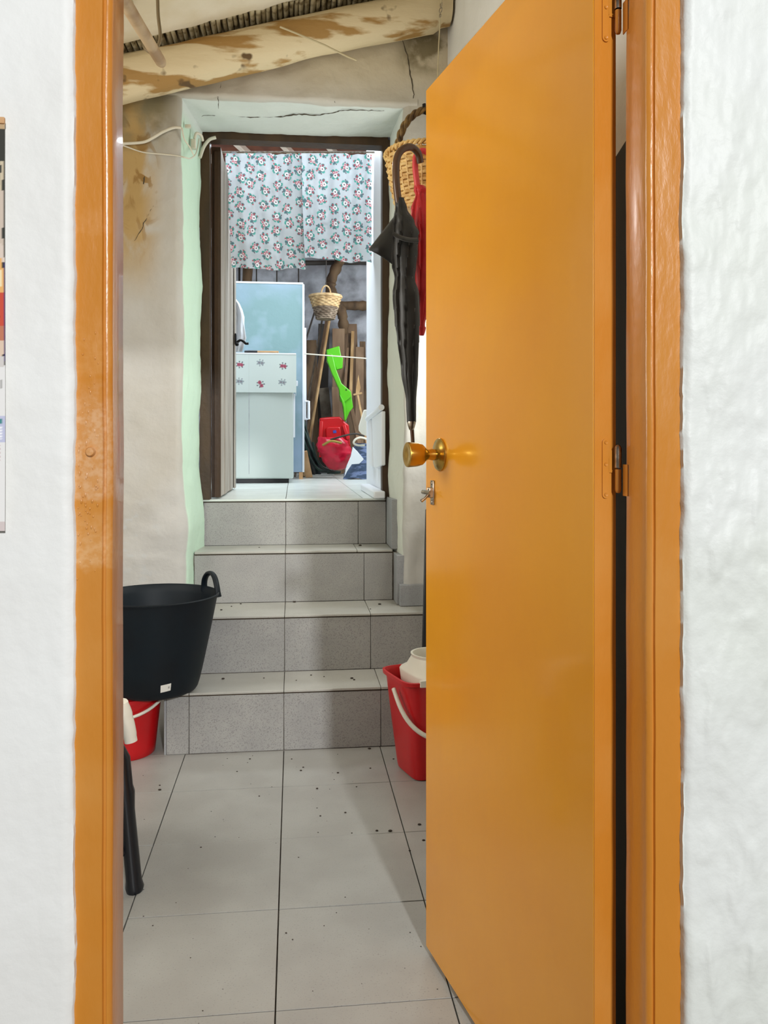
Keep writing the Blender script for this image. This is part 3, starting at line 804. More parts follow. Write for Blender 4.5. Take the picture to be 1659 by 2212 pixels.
# black plastic stool under the tub
f1 = foot(291, 1924); sx, sy, SH = f1.x-0.235, f1.y+0.05, 0.41
stool = thing('plastic_stool', 'black plastic stool with splayed legs half hidden by the left door jamb', 'stool', (sx, sy, 0))
q = MB(); q.lathe([(0.0001,SH-0.026),(0.182,SH-0.026),(0.190,SH-0.018),(0.188,SH-0.006),(0.176,SH),(0.0001,SH)], (sx,sy,0), n=40); obj('seat', q, 'black_plastic', stool, smooth=40)
offv = Vector((f1.x-sx, f1.y-sy, 0))
for k in range(4):
    a = math.pi/2*k; ov = Matrix.Rotation(a, 3, 'Z') @ offv; n_ = ov.normalized(); tn = Vector((-n_.y, n_.x, 0))
    R = []
    for z, ro, wd in ((0.0, 1.0, 0.023), (0.010, 1.0, 0.026), (0.028, 0.99, 0.022), (0.2, 0.92, 0.021), (0.245, 0.90, 0.026), (0.26, 0.895, 0.022), (0.33, 0.865, 0.022), (SH-0.025, 0.72, 0.024)):
        c = Vector((sx, sy, z))+ov*ro
        R.append([c+n_*(math.cos(b_)*wd*0.85)+tn*(math.sin(b_)*wd) for b_ in (2*math.pi*i/14 for i in range(14))])
    q = MB(); q.rings(R); lg = obj('leg', q, 'black_plastic', stool, smooth=40)
for k in range(4):
    a = math.pi/2*k; o1 = Matrix.Rotation(a, 3, 'Z') @ offv*0.95; o2 = Matrix.Rotation(a+math.pi/2, 3, 'Z') @ offv*0.95
    qq = MB(); qq.tube([Vector((sx,sy,0.10))+o1, Vector((sx,sy,0.10))+o2], 0.010, 8); obj('stretcher', qq, 'black_plastic', stool, smooth=60)

# round red bucket behind the stool
bx, by = -0.603, 3.035
rbk = thing('red_bucket', 'round red bucket with white handle under the black tub', 'bucket', (bx,by,0))
prof = [(0.0001,0.002),(0.096,0.002),(0.100,0.0),(0.104,0.004)]+[(0.104+0.022*t, 0.004+0.198*t) for t in np.linspace(0.1,1,9)]+[(0.132,0.204),(0.132,0.217),(0.125,0.218)]+[(0.122-0.022*t, 0.214-0.20*t) for t in np.linspace(0,1,5)]+[(0.0001,0.010)]
obj('bucket_body', MB().lathe(prof, (bx,by,0), n=56), 'red_plastic', rbk, smooth=40)
hp = [Vector((bx+math.cos(a)*0.137, by-math.sin(a)*0.137, 0.205-0.045*math.sin(a)**1.5)) for a in np.linspace(0.0, math.pi, 25)]
q = MB(); q.tube(hp, 0.0055, 8); obj('handle', q, 'white_plastic', rbk, smooth=60)
# white tube end showing beside the stool
YTu = f1.y+0.09
te = P(283, 1602, YTu); q = MB()
t0_ = Vector((sx+0.06, YTu-0.01, SH+0.0205)); t1_ = Vector((sx+0.17, YTu, SH+0.0205))
q.tube(bez([t0_, t1_, P(262,1525,YTu), P(275,1560,YTu), te], 8), [0.020]*14+[0.019]*8+[0.0175]*8+[0.0165]*3, 16, cap=False)
q.tube([te, P(280,1585,YTu)], [0.0140,0.0135], 16, cap=False)
tag(obj('white_tube', q, 'white_plastic', smooth=60), 'end of a limp white plastic tube drooping in front of the red bucket', 'tube')

# ------------------------------------------------------------------ right: mop bucket, dark pole
mbx, mby = 0.452, 2.755
MR = math.radians(17)
def sup(a, rx, ry, e=5.5):
    c, s = math.cos(a), math.sin(a)
    x, y = math.copysign(abs(c)**(2/e), c)*rx, math.copysign(abs(s)**(2/e), s)*ry
    return (x*math.cos(MR)-y*math.sin(MR), x*math.sin(MR)+y*math.cos(MR))
def mrot(x, y, z): return (mbx+x*math.cos(MR)-y*math.sin(MR), mby+x*math.sin(MR)+y*math.cos(MR), z)
mop = thing('mop_bucket', 'rectangular red mop bucket with white wringer beside the lowest step', 'bucket', (mbx,mby,0))
R = []
def ringm(rx, ry, z, spout=0.0):
    out = []
    for k in range(64):
        a = 2*math.pi*k/64; x, y = sup(a, rx, ry); zz = z
        out.append((mbx+x, mby+y, zz))
    return out
for rx, ry, z in ((0.074,0.080,0.0),(0.082,0.088,0.004),(0.085,0.091,0.02),(0.103,0.104,0.17),(0.112,0.110,0.25),(0.120,0.114,0.318),(0.130,0.122,0.322),(0.131,0.123,0.334),(0.124,0.116,0.335),(0.118,0.111,0.326),(0.100,0.101,0.16),(0.08,0.086,0.02)):
    R.append(ringm(rx, ry, z))
obj('bucket_body', MB().rings(R), 'red_plastic', mop, smooth=40)
for sy_ in (-1, 1):
    q = MB(); q.tube([mrot(0.0, sy_*0.112, 0.292), mrot(0.0, sy_*0.128, 0.292)], 0.014, 14); obj('handle_lug', q, 'red_plastic', mop, smooth=50)
wr = obj('wringer', MB().rings([[(mbx+0.022+x, mby+y, z) for x, y in (sup(2*math.pi*k/48, rx, ry, e) for k in range(48))] for rx, ry, z, e in ((0.096,0.108,0.300,3.6),(0.100,0.114,0.337,3.6),(0.097,0.111,0.343,3.4),(0.088,0.094,0.356,2.4),(0.074,0.076,0.388,2.1),(0.078,0.080,0.398,2.0),(0.071,0.073,0.398,2.0),(0.067,0.069,0.385,2.0),(0.055,0.057,0.30,2.0))], cap=False), 'white_plastic', mop, smooth=45)
q = MB(); q.prism([mrot(-0.085,-0.126,0.342),mrot(-0.085,-0.126,0.322),mrot(-0.03,-0.126,0.318),mrot(-0.012,-0.126,0.292),mrot(0.09,-0.126,0.288),mrot(0.09,-0.126,0.342)], Vector(mrot(0,0.012,0))-Vector(mrot(0,0,0))); obj('wringer_skirt', q, 'white_plastic', wr)
hp = []
for k in range(31):
    a = math.pi*k/30
    hp.append(Vector(mrot(-0.138*math.cos(a), -0.03-0.112*math.sin(a)**0.7, 0.30-0.150*math.sin(a)**0.8)))
q = MB(); q.tube(hp, 0.0075, 10); obj('handle', q, 'white_plastic', mop, smooth=60)
pb = Vector((0.475, 3.12, H_[0]))
m2 = MB(); m2.plank(P(916,1455,3.10)+Vector((0.005,0,0)), P(924,1100,3.30)+Vector((0.006,0,0)), 0.030, 0.018); m2.v = [(x,y,max(z,H_[0]+.0005)) for x,y,z in m2.v]
tag(obj('dark_pole', m2, 'black_plastic', bevel=0.003), 'dark upright pole standing on the lowest step behind the door edge', 'pole')
# dark board glimpsed through the hinge gap
m2 = MB(); m2.prism([(XR-0.035,1.30,0.001),(XR-0.035,2.05,0.001),(XR-0.035,2.05,1.52),(XR-0.035,1.75,1.58),(XR-0.035,1.30,1.70)], (0.022,0,0))
tag(obj('dark_upright_board', m2, 'dark_board', bevel=0.002), 'dark grey board behind the door seen through the hinge gap', 'board')

# ------------------------------------------------------------------ right wall: basket and umbrellas
def weave(mbk, c, prof_r, z0, z1, rows, n, rt_, amp, ell=(1,1)):
    for r_ in range(rows):
        t = (r_+0.5)/rows; z = z0+(z1-z0)*t; rad = prof_r(t); pts = []
        for k in range(n*4+1):
            a = 2*math.pi*k/(n*4); rr = rad+amp*math.cos(n*a+math.pi*r_)
            pts.append((c[0]+math.cos(a)*rr*ell[0], c[1]+math.sin(a)*rr*ell[1], c[2]+z))
        mbk.tube(pts, rt_, 5, cap=False)
bc = P(922, 460, 2.5); bcx, bcy, bcz = bc.x, 2.50, bc.z
bk = thing('wicker_basket', 'golden wicker basket with arched handle hung on the wall behind the umbrellas', 'basket', (bcx,bcy,bcz))
q = MB(); weave(q, (bcx,bcy,bcz), lambda t: 0.085+0.038*t**0.8, 0.0, 0.165, 17, 16, 0.0062, 0.004); obj('woven_side', q, 'wicker', bk, smooth=60)
for k in range(32):
    a = 2*math.pi*(k+0.5)/32; q = MB()
    q.tube([(bcx+math.cos(a)*r, bcy+math.sin(a)*r, bcz+z) for r, z in ((0.084,-0.002),(0.106,0.06),(0.118,0.12),(0.125,0.172))], 0.0032, 5); obj('stake', q, 'wicker', bk, smooth=60)
q = MB(); q.lathe([(0.0001,0.0),(0.086,0.0),(0.088,0.006),(0.0001,0.008)], (bcx,bcy,bcz), n=32); obj('bottom', q, 'wicker', bk)
q = MB()
for ph in (0, math.pi):
    q.tube([(bcx+math.cos(a)*(0.126+0.005*math.cos(24*a+ph)), bcy+math.sin(a)*(0.126+0.005*math.cos(24*a+ph)), bcz+0.176+0.005*math.sin(24*a+ph)) for a in np.linspace(0, 2*math.pi, 145)], 0.005, 6, cap=False)
obj('rim', q, 'wicker', bk, smooth=60)
q = MB()
for ph in (0, 2.1, 4.2):
    pts = []
    for k in range(61):
        a = math.pi*k/60; x = -0.095*math.cos(a); z = 0.165+0.145*math.sin(a)
        tw = 9*a+ph; pts.append((bcx+x*(1+0.055*math.cos(tw)), bcy-0.02+0.007*math.sin(tw), bcz+z+0.006*math.cos(tw)))
    q.tube(pts, 0.0060, 7)
obj('handle', q, 'cane_handle', bk, smooth=60)
m2 = MB(); hk = Vector((bcx, bcy-0.02, bcz+0.300))
m2.tube(bez([(XR-0.012, hk.y, hk.z+0.01), (XR-0.10, hk.y, hk.z+0.004), (bcx, hk.y, hk.z-0.001), (bcx-0.012, hk.y, hk.z+0.028)], 8), 0.006, 8)
tag(obj('wall_hook', m2, 'iron', smooth=60), 'dark iron wall hook carrying the golden wicker basket', 'hook')

def umbrella(name, label, crook, neck, canopy, tip, cm, hm, Y, hr, lobes=8, flap=None, tipm='brown_handle', twist=2.0, seed=1):
    """crook: pixel path; canopy: list of (px centre, py, half width px)"""
    base = P(tip[0], tip[1], Y)
    u = thing(name, label, 'umbrella', base)
    q = MB(); pts = bez([P(x, y, yy) for x, y, yy in crook], 8); q.tube(pts, hr, 12); obj('handle', q, hm, u, smooth=60)
    R = []; n = 64; kmax = len(canopy)-1
    cp = []
    for i in range(kmax):
        for t in np.linspace(0, 1, 7, endpoint=False):
            a, b = canopy[i], canopy[i+1]; s_ = t*t*(3-2*t)
            cp.append(tuple(a[m_]+(b[m_]-a[m_])*(t if m_ == 1 else s_) for m_ in range(3)))
    cp.append(canopy[-1])
    for i, (x, y, hw) in enumerate(cp):
        c = P(x, y, Y); r = hw/S(Y); t = i/len(cp)
        depth = 0.22*math.sin(math.pi*min(1, t*1.1))**0.5
        ring = []
        for k in range(n):
            a = 2*math.pi*k/n
            f = ((a*lobes/(2*math.pi)+twist*t) % 1.0)          # each gore overlaps the next like a spiral
            rr = r*(1-depth+depth*1.25*f**0.8)*(1+0.05*nz(math.cos(a)*2, math.sin(a)*2+seed, t*7))
            ring.append(c+Vector((math.cos(a)*rr, math.sin(a)*rr*0.8, 0)))
        R.append(ring)
    q = MB(); q.rings(R); can = obj('canopy', q, cm, u, smooth=50)
    if flap:
        q = MB(); A, B_, Cc = flap; nA = 10
        def G(i, j):
            s_, t_ = i/nA, j/nA
            p_ = A.lerp(B_, s_); e_ = p_.lerp(Cc, t_); return e_+Vector((0, -0.02*math.sin(math.pi*s_)*(1-t_)-0.012*math.sin(3*t_)*s_, 0))
        q.grid(G, nA+1, nA+1); obj('loose_flap', q, cm, can, smooth=180, solid=0.0015)
        m3 = MB(); pts = []
        for k in range(25):
            t_ = k/24; pts.append(P(840+t_*62, 500+t_*18+6*math.sin(t_*3), Y-0.055+0.03*abs(t_-.5)))
        m3.tube(pts, 0.009, 8, sq=0.5); obj('tie_band', m3, cm, can, smooth=60)
    e0 = P(canopy[-1][0], canopy[-1][1], Y); q = MB()
    q.lathe([(0.012,0.002),(0.0125,-0.002),(0.0095,-0.014),(0.0065,-0.022)], e0, n=16); obj('end_cap', q, 'steel' if tipm != 'red_handle' else cm, can, smooth=60)
    q = MB(); q.tube([e0, base], [0.0065,0.0055], 10); obj('tip', q, tipm, u, smooth=60)
    return u
YU = 2.29
A_ = P(850, 470, YU-0.03); B_ = P(848, 572, YU-0.03); C_ = P(796, 540, YU-0.05)
umbrella('black_umbrella', 'black folded umbrella with brown crook handle hanging beside the orange door',
         [(908,352,YU+.03),(903,331,YU+.02),(888,318,YU+.01),(868,324,YU),(857,345,YU),(856,390,YU),(861,440,YU)], None,
         [(863,428,10),(866,450,13),(872,480,24),(875,505,31),(873,540,30),(873,575,26),(874,600,22),(877,640,28),(880,690,27),(882,740,24),(885,800,19),(888,870,11),(889,912,10)],
         (892,958), 'black_cloth', 'brown_handle', YU, 0.0105, flap=(A_, B_, C_))
YV = 2.335
umbrella('red_umbrella', 'red folded umbrella half hidden behind the edge of the orange door',
         [(934,360,YV+.01),(930,338,YV),(915,326,YV),(900,334,YV),(897,360,YV),(902,405,YV)], None,
         [(906,402,12),(910,412,16),(909,420,12),(912,450,24),(913,480,27),(915,510,22),(917,560,26),(916,620,22),(913,670,14),(911,700,7),(911,708,7)],
         (911,718), 'red_cloth', 'red_handle', YV, 0.0085, tipm='red_handle', twist=1.2, seed=5)

# ================================================================== UPPER DOORWAY AND STORAGE ROOM
ZF = H_[3]
# brown frame set in the masonry
YF = 3.705
t2 = thing('trim_2', 'dark brown wooden frame of the small upper doorway', None, (0, YF+0.03, ZF), kind='structure')
def rag(x0, x1, z0, z1, y0, y1, vertical=True, parent=t2, name='jamb', m='brown_frame'):
    q = MB(); R = []
    if vertical:
        for z in np.linspace(z0, z1, 50):
            e0, e1 = 0.004*nz(x0*9, 1, z*14), 0.004*nz(x1*9, 4, z*14)
            R.append([(x0+e0,y0,z),(x1+e1*0.2,y0,z),(x1+e1*0.2,y1,z),(x0+e0,y1,z)])
    else:
        for x in np.linspace(x0, x1, 40):
            e0 = 0.003*nz(x*14, 1, z0*9)
            R.append([(x,y0,z0),(x,y0,z1+e0),(x,y1,z1+e0),(x,y1,z0)])
    q.rings(R); return obj(name, q, m, parent, smooth=30)
fl0, fl1 = P(436,700,YF).x, P(453,700,YF).x; fr0, fr1 = P(826,700,YF).x, P(838,700,YF).x
ft0, ft1 = P(640,307,YF).z, P(640,294,YF).z
rag(fl0-0.01, fl1, ZF, ft1, YF, YF+0.07); rag(fr1+0.012, fr0, ZF, ft1, YF, YF+0.07); rag(fl0, fr1, ft0, ft1+0.012, YF-0.001, YF+0.069, False, name='head')

# landing / storage floor
mb = MB(); mb.box(-1.7, 2.0, 3.725, 7.9, ZF-0.06, ZF-0.010)
fs = struct('floor_storage', mb, 'grout', 'white tiled threshold floor of the storage room')
tl = tile_mesh('landing_tile', 0.35-gap, 0.33-gap, 0.010, 'mint_tile')
for i in range(-4, 5):
    for j in range(11):
        inst('floor_tile', tl, (X0+(i+0.5)*0.35, 3.73+(j+0.5)*0.33, ZF), fs)
q = MB(); q.box(-0.41, 0.415, YR[3]-0.006, 3.732, ZF-0.009, ZF+0.0005); obj('nosing_tile', q, 'mint_tile', fs, bevel=0.002)

# door leaf opened inwards on the left, seen nearly edge-on
dx = P(479,700,3.79).x
d2 = thing('door_2', 'old whitewashed plank door with brown edge opened into the storage room', None, (dx-0.02, 4.2, ZF), kind='structure')
ltop = P(466,318,3.79).z
def pv(x): return x
ex0 = P(457,700,3.79).x
q = MB(); q.box(ex0, dx-0.004, 3.785, 3.80, ZF+0.006, ltop); q.box(ex0+0.012, dx-0.010, 3.778, 3.787, ZF+0.006, ltop-0.02); obj('edge_board', q, 'brown_frame', d2, bevel=0.002)
yy0 = 3.80; ye = 4.64
ang2 = 0.0
nb = 5; bw = (ye-yy0)/nb
for k in range(nb):
    q = MB(); y0 = yy0+k*bw; q.box(ex0+0.008, dx-0.003+0.003*(k % 2), y0+0.002, y0+bw-0.002, ZF+0.008, ltop); obj('plank', q, 'door_whitewash', d2, bevel=0.004)
q = MB(); q.box(dx, dx+0.006, ye-0.10, ye-0.005, ZF+0.008, ltop); obj('stile', q, 'door_whitewash', d2, bevel=0.002)
# black latch
lc = P(503,737,4.56); lc.x = dx+0.006
la = obj('latch', MB().obox(lc+Vector((0.004,0,0.01)), (0.004,0,0), (0,0.03,0), (0,0,0.03)), 'iron', d2, bevel=0.003)
q = MB(); q.tube(bez([lc+Vector((0,0,0)), P(512,739,4.56), P(519,735,4.56), P(525,737,4.56), P(531,742,4.56), P(537,742,4.56)], 6), [0.007]*31, 8); obj('lever', q, 'iron', la, smooth=60)
q = MB(); q.sphere(P(512,744,4.55), 0.010, 8); obj('thumb_piece', q, 'iron', la, smooth=60)
# coat hook board
hp_ = P(520,533,4.50)
hb = obj('hook_board', MB().obox(hp_-Vector((0.012,0,0)), (0.042,0,0), (0,0.008,0), (0,0,0.027)), 'white_paint', d2, bevel=0.004)
for pts in ([P(530,522,4.48), P(534,524,4.46), P(537,540,4.45), P(534,549,4.45), P(529,547,4.45), P(526,543,4.45)], [P(505,510,4.48), P(511,517,4.47), P(516,524,4.47)], [P(507,543,4.48), P(508,549,4.47), P(505,552,4.47)]):
    q = MB(); q.tube(bez(pts, 6), 0.0042, 8); obj('coat_hook', q, 'iron', hb, smooth=60)
# white cloth hanging behind the latch
q = MB()
outl = [(505,640,505),(506,655,517),(506,670,524),(506,685,528),(506,700,528),(506,715,529),(506,730,531),(506,745,527),(506,760,522)]
def F(i, j):
    a = outl[i]; px = 496+(a[2]-496)*j/10; return P(px, a[1], 4.72+0.02*math.sin(j*1.3+i*0.4))
q.grid(F, len(outl), 11)
tag(obj('white_cloth', q, 'white_paint', smooth=180, solid=0.003), 'white cloth hanging behind the free edge of the plank door', 'cloth')

# curtains ------------------------------------------------------------------
YCU = 4.22
flw = []
def curtain(px0, px1, py0, py1, name, label, seed, bl=(0,0), skew=0.0, YCU=YCU):
    A0, A1 = P(px0, py0, YCU), P(px1, py0, YCU); zb = P(px0, py1, YCU).z
    W_, Hh = A1.x-A0.x, A0.z-zb
    nu, nv = int(W_/0.0021), int(Hh/0.0021)
    r2 = np.random.default_rng(seed)
    q = MB()
    def F(i, j):
        u, v = i/(nu-1), j/(nv-1)            # v 0 top
        x = A0.x+W_*u+bl[0]*v*(1-u)+bl[1]*v*v*u
        y = YCU+0.012*math.sin(u*17+seed+0.8*math.sin(v*2))*(0.7+0.5*v)+0.006*math.sin(u*41+seed*2)*(1-0.5*v)+0.012*nz(u*3, v*3, seed)
        z = A0.z-(Hh+skew*u+0.004*math.sin(u*9+seed))*v
        return (x, y, z)
    q.grid(F, nu, nv)
    ob = obj(name, q, 'curtain', smooth=180, fixn=False)
    U, V = np.meshgrid(np.linspace(0, W_*1.12, nu), np.linspace(0, Hh, nv), indexing='ij')
    col = np.tile(lin((200,206,210)), (nu*nv, 1)); u, v = U.ravel(), V.ravel()
    sp = 0.070
    for r_ in range(-1, int(Hh/0.040)+2):
        for c_ in range(-1, int(W_*1.12/sp)+2):
            cx_ = (c_+0.5*(r_ % 2))*sp*2+r2.normal(0, .006); cy_ = r_*0.040+r2.normal(0, .005); an = r2.uniform(0, 6.28)
            near = (np.abs(u-cx_) < 0.06) & (np.abs(v-cy_) < 0.06)
            if not near.any(): continue
            ix = np.where(near)[0]; du, dv = u[ix]-cx_, v[ix]-cy_
            ca, sa = math.cos(an), math.sin(an); a, b = (ca*du+sa*dv)/1.2, (-sa*du+ca*dv)/1.2
            def blob(x, y, r, c, ex=1.0):
                mm = ((a-x)**2+((b-y)*ex)**2) < r*r; col[ix[mm]] = lin(c)
            for k in range(6):
                th = k*1.05+0.3; blob(0.017*math.cos(th), 0.017*math.sin(th), 0.0086, ((62,154,142),(92,172,160),(84,136,136))[k % 3], 1.35)
            for k in range(4):
                th = k*1.7; blob(0.024*math.cos(th), 0.022*math.sin(th), 0.0035, ((188,90,102),(110,104,112))[k % 2])
            blob(-0.004,-0.004,0.0115,(92,96,106)); blob(-0.004,-0.004,0.0100,(238,236,236)); blob(-0.004,-0.004,0.0035,(96,76,84))
            blob(0.010,0.002,0.0064,(190,84,100)); blob(0.010,0.002,0.0034,(240,214,214))
            blob(0.000,0.012,0.0070,(222,186,192)); blob(0.000,0.012,0.003,(178,64,78))
            blob(-0.013,0.010,0.0042,(180,74,88)); blob(0.012,-0.012,0.0038,(104,112,122))
    at = ob.data.color_attributes.new('print', 'FLOAT_COLOR', 'POINT')
    at.data.foreach_set('color', np.c_[col, np.ones(len(col))].ravel())
    return tag(ob, label, 'curtain', None)
curtain(486, 652, 328, 580, 'floral_curtain', 'longer left curtain panel of white floral cloth in the upper doorway', 3, bl=(0.035, 0.02), skew=-0.006)
curtain(644, 803, 328, 556, 'floral_curtain', 'shorter right curtain panel of white floral cloth in the upper doorway', 8, bl=(0.0, 0.0), skew=0.02, YCU=YCU+0.05)
m2 = MB(); ra, rb_ = P(470,329,YCU), P(812,329,YCU); m2.tube([ra, rb_], 0.005, 8)
tag(obj('curtain_rod', m2, 'steel', smooth=60), 'thin rod carrying the two floral curtain panels', 'rod')

# storage shell
px_ = P(828,700,3.79).x
mb = MB(); mb.box(px_, px_+0.06, 3.776, 4.68, ZF, 3.0); 
struct('wall_pier', mb, 'white_paint', 'bright white wall face just inside the upper doorway on the right', bevel=0.006)
mb = MB(); mb.grid(lambda i, j: (-1.7+i*3.8/60, 7.55-0.05*nz(i*.6, 1, j*.6)-0.02*nz(i*1.9, 4, j*2.1), ZF-0.05+j*2.4/50), 61, 51); mb.box(-1.7, 2.1, 7.6, 7.7, ZF-0.05, 3.25)
struct('wall_storage_back', mb, 'stone_wall', 'rough grey-white stone wall at the far end of the storage room', smooth=80, fixn=False)
mb = MB(); mb.box(-1.15, -1.05, 3.72, 7.6, ZF, 3.25)
struct('wall_storage_left', mb, 'wall_storage', 'white side wall of the storage room')
mb = MB(); mb.box(1.35, 1.45, 3.72, 7.6, ZF, 3.25); mb.box(px_+0.06, 1.45, 3.74, 3.84, ZF, 3.25); mb.box(-1.15, -0.46, 3.705, 3.78, ZF-.05, 3.25); mb.box(-0.46, 0.46, 3.705, 3.78, ft1+0.014, 3.25)
struct('wall_storage_right', mb, 'wall_storage', 'white side wall right of the storage room')
# ceiling of red-brown boards with pale rafters
mb = MB(); zc = lambda y: 3.02-0.0*(y-4)
mb.box(-1.15, 1.45, 3.72, 7.65, 3.10, 3.16)
cs = struct('ceiling_storage', mb, 'reed_dark', 'red-brown boarded ceiling with pale rafters over the storage room')
for k in range(14):
    q = MB(); q.box(-1.12, 1.40, 3.80+k*0.27, 3.80+k*0.27+0.262, 3.085, 3.10); obj('ceiling_board', q, 'red_boards', cs, bevel=0.003)
for k in range(7):
    x0 = -0.75+k*0.30; q = MB(); q.plank((x0-0.45, 3.82, 3.065), (x0+0.75, 7.3, 3.065), 0.035, 0.04); obj('rafter', q, 'rafter', cs, bevel=0.003)

# fridge --------------------------------------------------------------------
YFr = 5.33
xa = P(508,900,YFr).x-0.12; xb = P(634,900,YFr).x
zt = P(560,766,YFr).z
fg = thing('small_fridge', 'small white refrigerator behind the plank door', 'refrigerator', ((xa+xb)/2, YFr+0.27, ZF))
q = MB(); q.box(xa+0.004, xb-0.004, YFr+0.05, YFr+0.52, ZF+0.035, zt-0.004); obj('fridge_body', q, 'fridge_edge', fg, bevel=0.006)
q = MB(); q.box(xa, xb, YFr, YFr+0.045, ZF+0.030, zt-0.03); fd = obj('fridge_door', q, 'fridge_white', fg, bevel=0.010, bseg=3)
q = MB(); q.box(P(538,900,YFr).x-0.0015, P(538,900,YFr).x+0.0015, YFr-0.001, YFr+0.002, ZF+0.06, zt-0.06); obj('seam', q, 'stone_wall', fd)
q = MB(); q.box(xb-0.006, xb+0.010, YFr+0.005, YFr+0.03, P(636,945,YFr).z, P(636,850,YFr).z); obj('grip_strip', q, 'white_paint', fd, bevel=0.003)
q = MB(); q.box(xa+0.01, xb-0.03, YFr+0.012, YFr+0.05, ZF+0.001, ZF+0.034); obj('plinth', q, 'black_plastic', fg)
q = MB(); q.box(xb-0.01, xb+0.028, YFr+0.02, YFr+0.05, P(640,833,YFr).z, P(640,822,YFr).z); obj('catch', q, 'white_paint', fg, bevel=0.003)
# printed plastic cover over the top
def cover_col(u, v):
    n = len(u); c = np.tile(lin((216,226,220)), (n,1)); cw, chh = cvW, cvH
    x, y = u*cw, (1-v)*chh
    def blobs(cx_, cy_, cols, s=1.0, two=False):
        for k in range(7):
            th = k*0.9; mm = ((x-cx_-0.020*s*math.cos(th))**2+(y-cy_-0.017*s*math.sin(th))**2) < (0.0042*s)**2; c[mm] = lin(cols[1])
            mm = (np.abs((x-cx_)*math.sin(th)-(y-cy_)*math.cos(th)) < 0.0012) & ((x-cx_)**2+(y-cy_)**2 < (0.022*s)**2) & (((x-cx_)*math.cos(th)+(y-cy_)*math.sin(th)) > 0); c[mm] = lin(cols[1])
        for dx_, dy_ in (((-0.008,0),(0.009,0.002)) if not two else ((-0.006,-0.010),(0.006,0.010))):
            for k in range(5):
                th = k*1.257+0.4; mm = ((x-cx_-dx_-0.0055*s*math.cos(th))**2+(y-cy_-dy_-0.0055*s*math.sin(th))**2) < (0.0052*s)**2; c[mm] = lin(cols[0])
            mm = ((x-cx_-dx_)**2+(y-cy_-dy_)**2) < (0.0026*s)**2; c[mm] = lin((120,60,80))
    sc = 1/S(YFr)
    left = P(508,800,YFr).x-cvX
    for px, py, kind in ((519,788,0),(563,784,1),(612,791,0),(518,824,1),(563,830,2),(610,826,1)):
        blobs(P(px,py,YFr).x-cvX, cvZ-P(px,py,YFr).z, ((178,84,104),(112,122,124)) if kind != 1 else ((152,160,164),(160,168,170)), 1.15, kind == 2)
    for px in (538,):
        xx = P(px,800,YFr).x-cvX; mm = (np.abs(x-xx) < 0.0012) & (np.sin(y*900) > 0); c[mm] = lin((190,198,192))
    return c
cvX = xa-0.01; cvW = P(640,800,YFr).x-cvX; cvZ = P(560,763,YFr-.02).z; cvH = cvZ-P(560,848,YFr).z
cv = thing('fridge_cover', 'translucent white cover printed with small flowers draped over the refrigerator', 'cover', (cvX+cvW/2, YFr+0.2, zt))
printed('front_drape', (cvX, YFr-0.014, cvZ-cvH), (cvW,0,0), (0,0,cvH), 230, 130, cover_col, 'cover_cloth', cv, wave=lambda u, v: 0.004*math.sin(u*9)*(1-v))
q = MB(); q.box(cvX, cvX+cvW, YFr-0.016, YFr+0.53, zt-0.002, cvZ+0.003); obj('top_sheet', q, 'fridge_edge', cv, bevel=0.004)
q = MB(); q.box(cvX+cvW-0.003, cvX+cvW, YFr-0.014, YFr+0.53, cvZ-cvH*0.95, cvZ); obj('side_drape', q, 'fridge_edge', cv, bevel=0.001)
# pen-like tool lying on top
kn = thing('kitchen_knife', 'black and pale knife lying on top of the covered refrigerator', 'knife', P(565,760,YFr+.1))
zk = cvZ+0.0125
a = P(528,760,YFr+.005); b = P(556,757,YFr+.005); c = P(602,757,YFr+.005)
q = MB(); q.tube([(a.x,a.y,zk-.001),(a.x+.03,a.y,zk),(b.x,b.y,zk)], [0.007,0.009,0.008], 8); obj('grip', q, 'black_plastic', kn, smooth=60)
q = MB(); q.obox(((b.x+c.x)/2, b.y, zk), ((c.x-b.x)/2,0,0), (0,0.010,0), (0,0,0.005)); obj('blade', q, 'tan_board', kn, bevel=0.002)

# blue panel door behind the fridge -----------------------------------------
YB = 5.98
bx0, bx1 = P(480,700,YB).x, P(655,700,YB).x; bz0, bz1 = P(600,1020,YB).z, P(600,613,YB).z
bp_ = thing('blue_door', 'pale blue-green painted door panel standing behind the refrigerator', 'door', ((bx0+bx1)/2, YB, ZF))
q = MB(); q.box(bx0, bx1-0.004, YB, YB+0.028, bz0, bz1); obj('panel', q, 'blue_paint', bp_, bevel=0.003)
q = MB(); q.box(bx1-0.006, bx1+0.008, YB-0.006, YB+0.034, bz0, bz1); obj('edge_strip', q, 'white_paint', bp_, bevel=0.002)
q = MB(); q.box(bx0, bx1, YB-0.006, YB+0.034, bz1-0.002, bz1+0.012); obj('edge_strip', q, 'fridge_edge', bp_, bevel=0.002)
q = MB(); q.box(bx1+0.008, bx1+0.022, YB, YB+0.02, P(657,907,YB).z, P(657,708,YB).z); obj('edge_strip', q, 'white_paint', bp_, bevel=0.002)
q = MB(); q.box(bx0+0.02, bx0+0.08, YB, YB+0.03, ZF, bz0); q.box(bx1-0.03, bx1-0.002, YB, YB+0.03, ZF, bz0); obj('foot_block', q, 'tan_board', bp_)
q = MB(); h0, h1 = P(660,867,YB), P(667,905,YB)
q.tube([(h0.x,YB,h0.z),(h1.x,YB-.005,h0.z),(h1.x,YB-.005,h1.z),(h0.x,YB,h1.z)], 0.010, 8); obj('handle', q, 'white_paint', bp_, smooth=40)

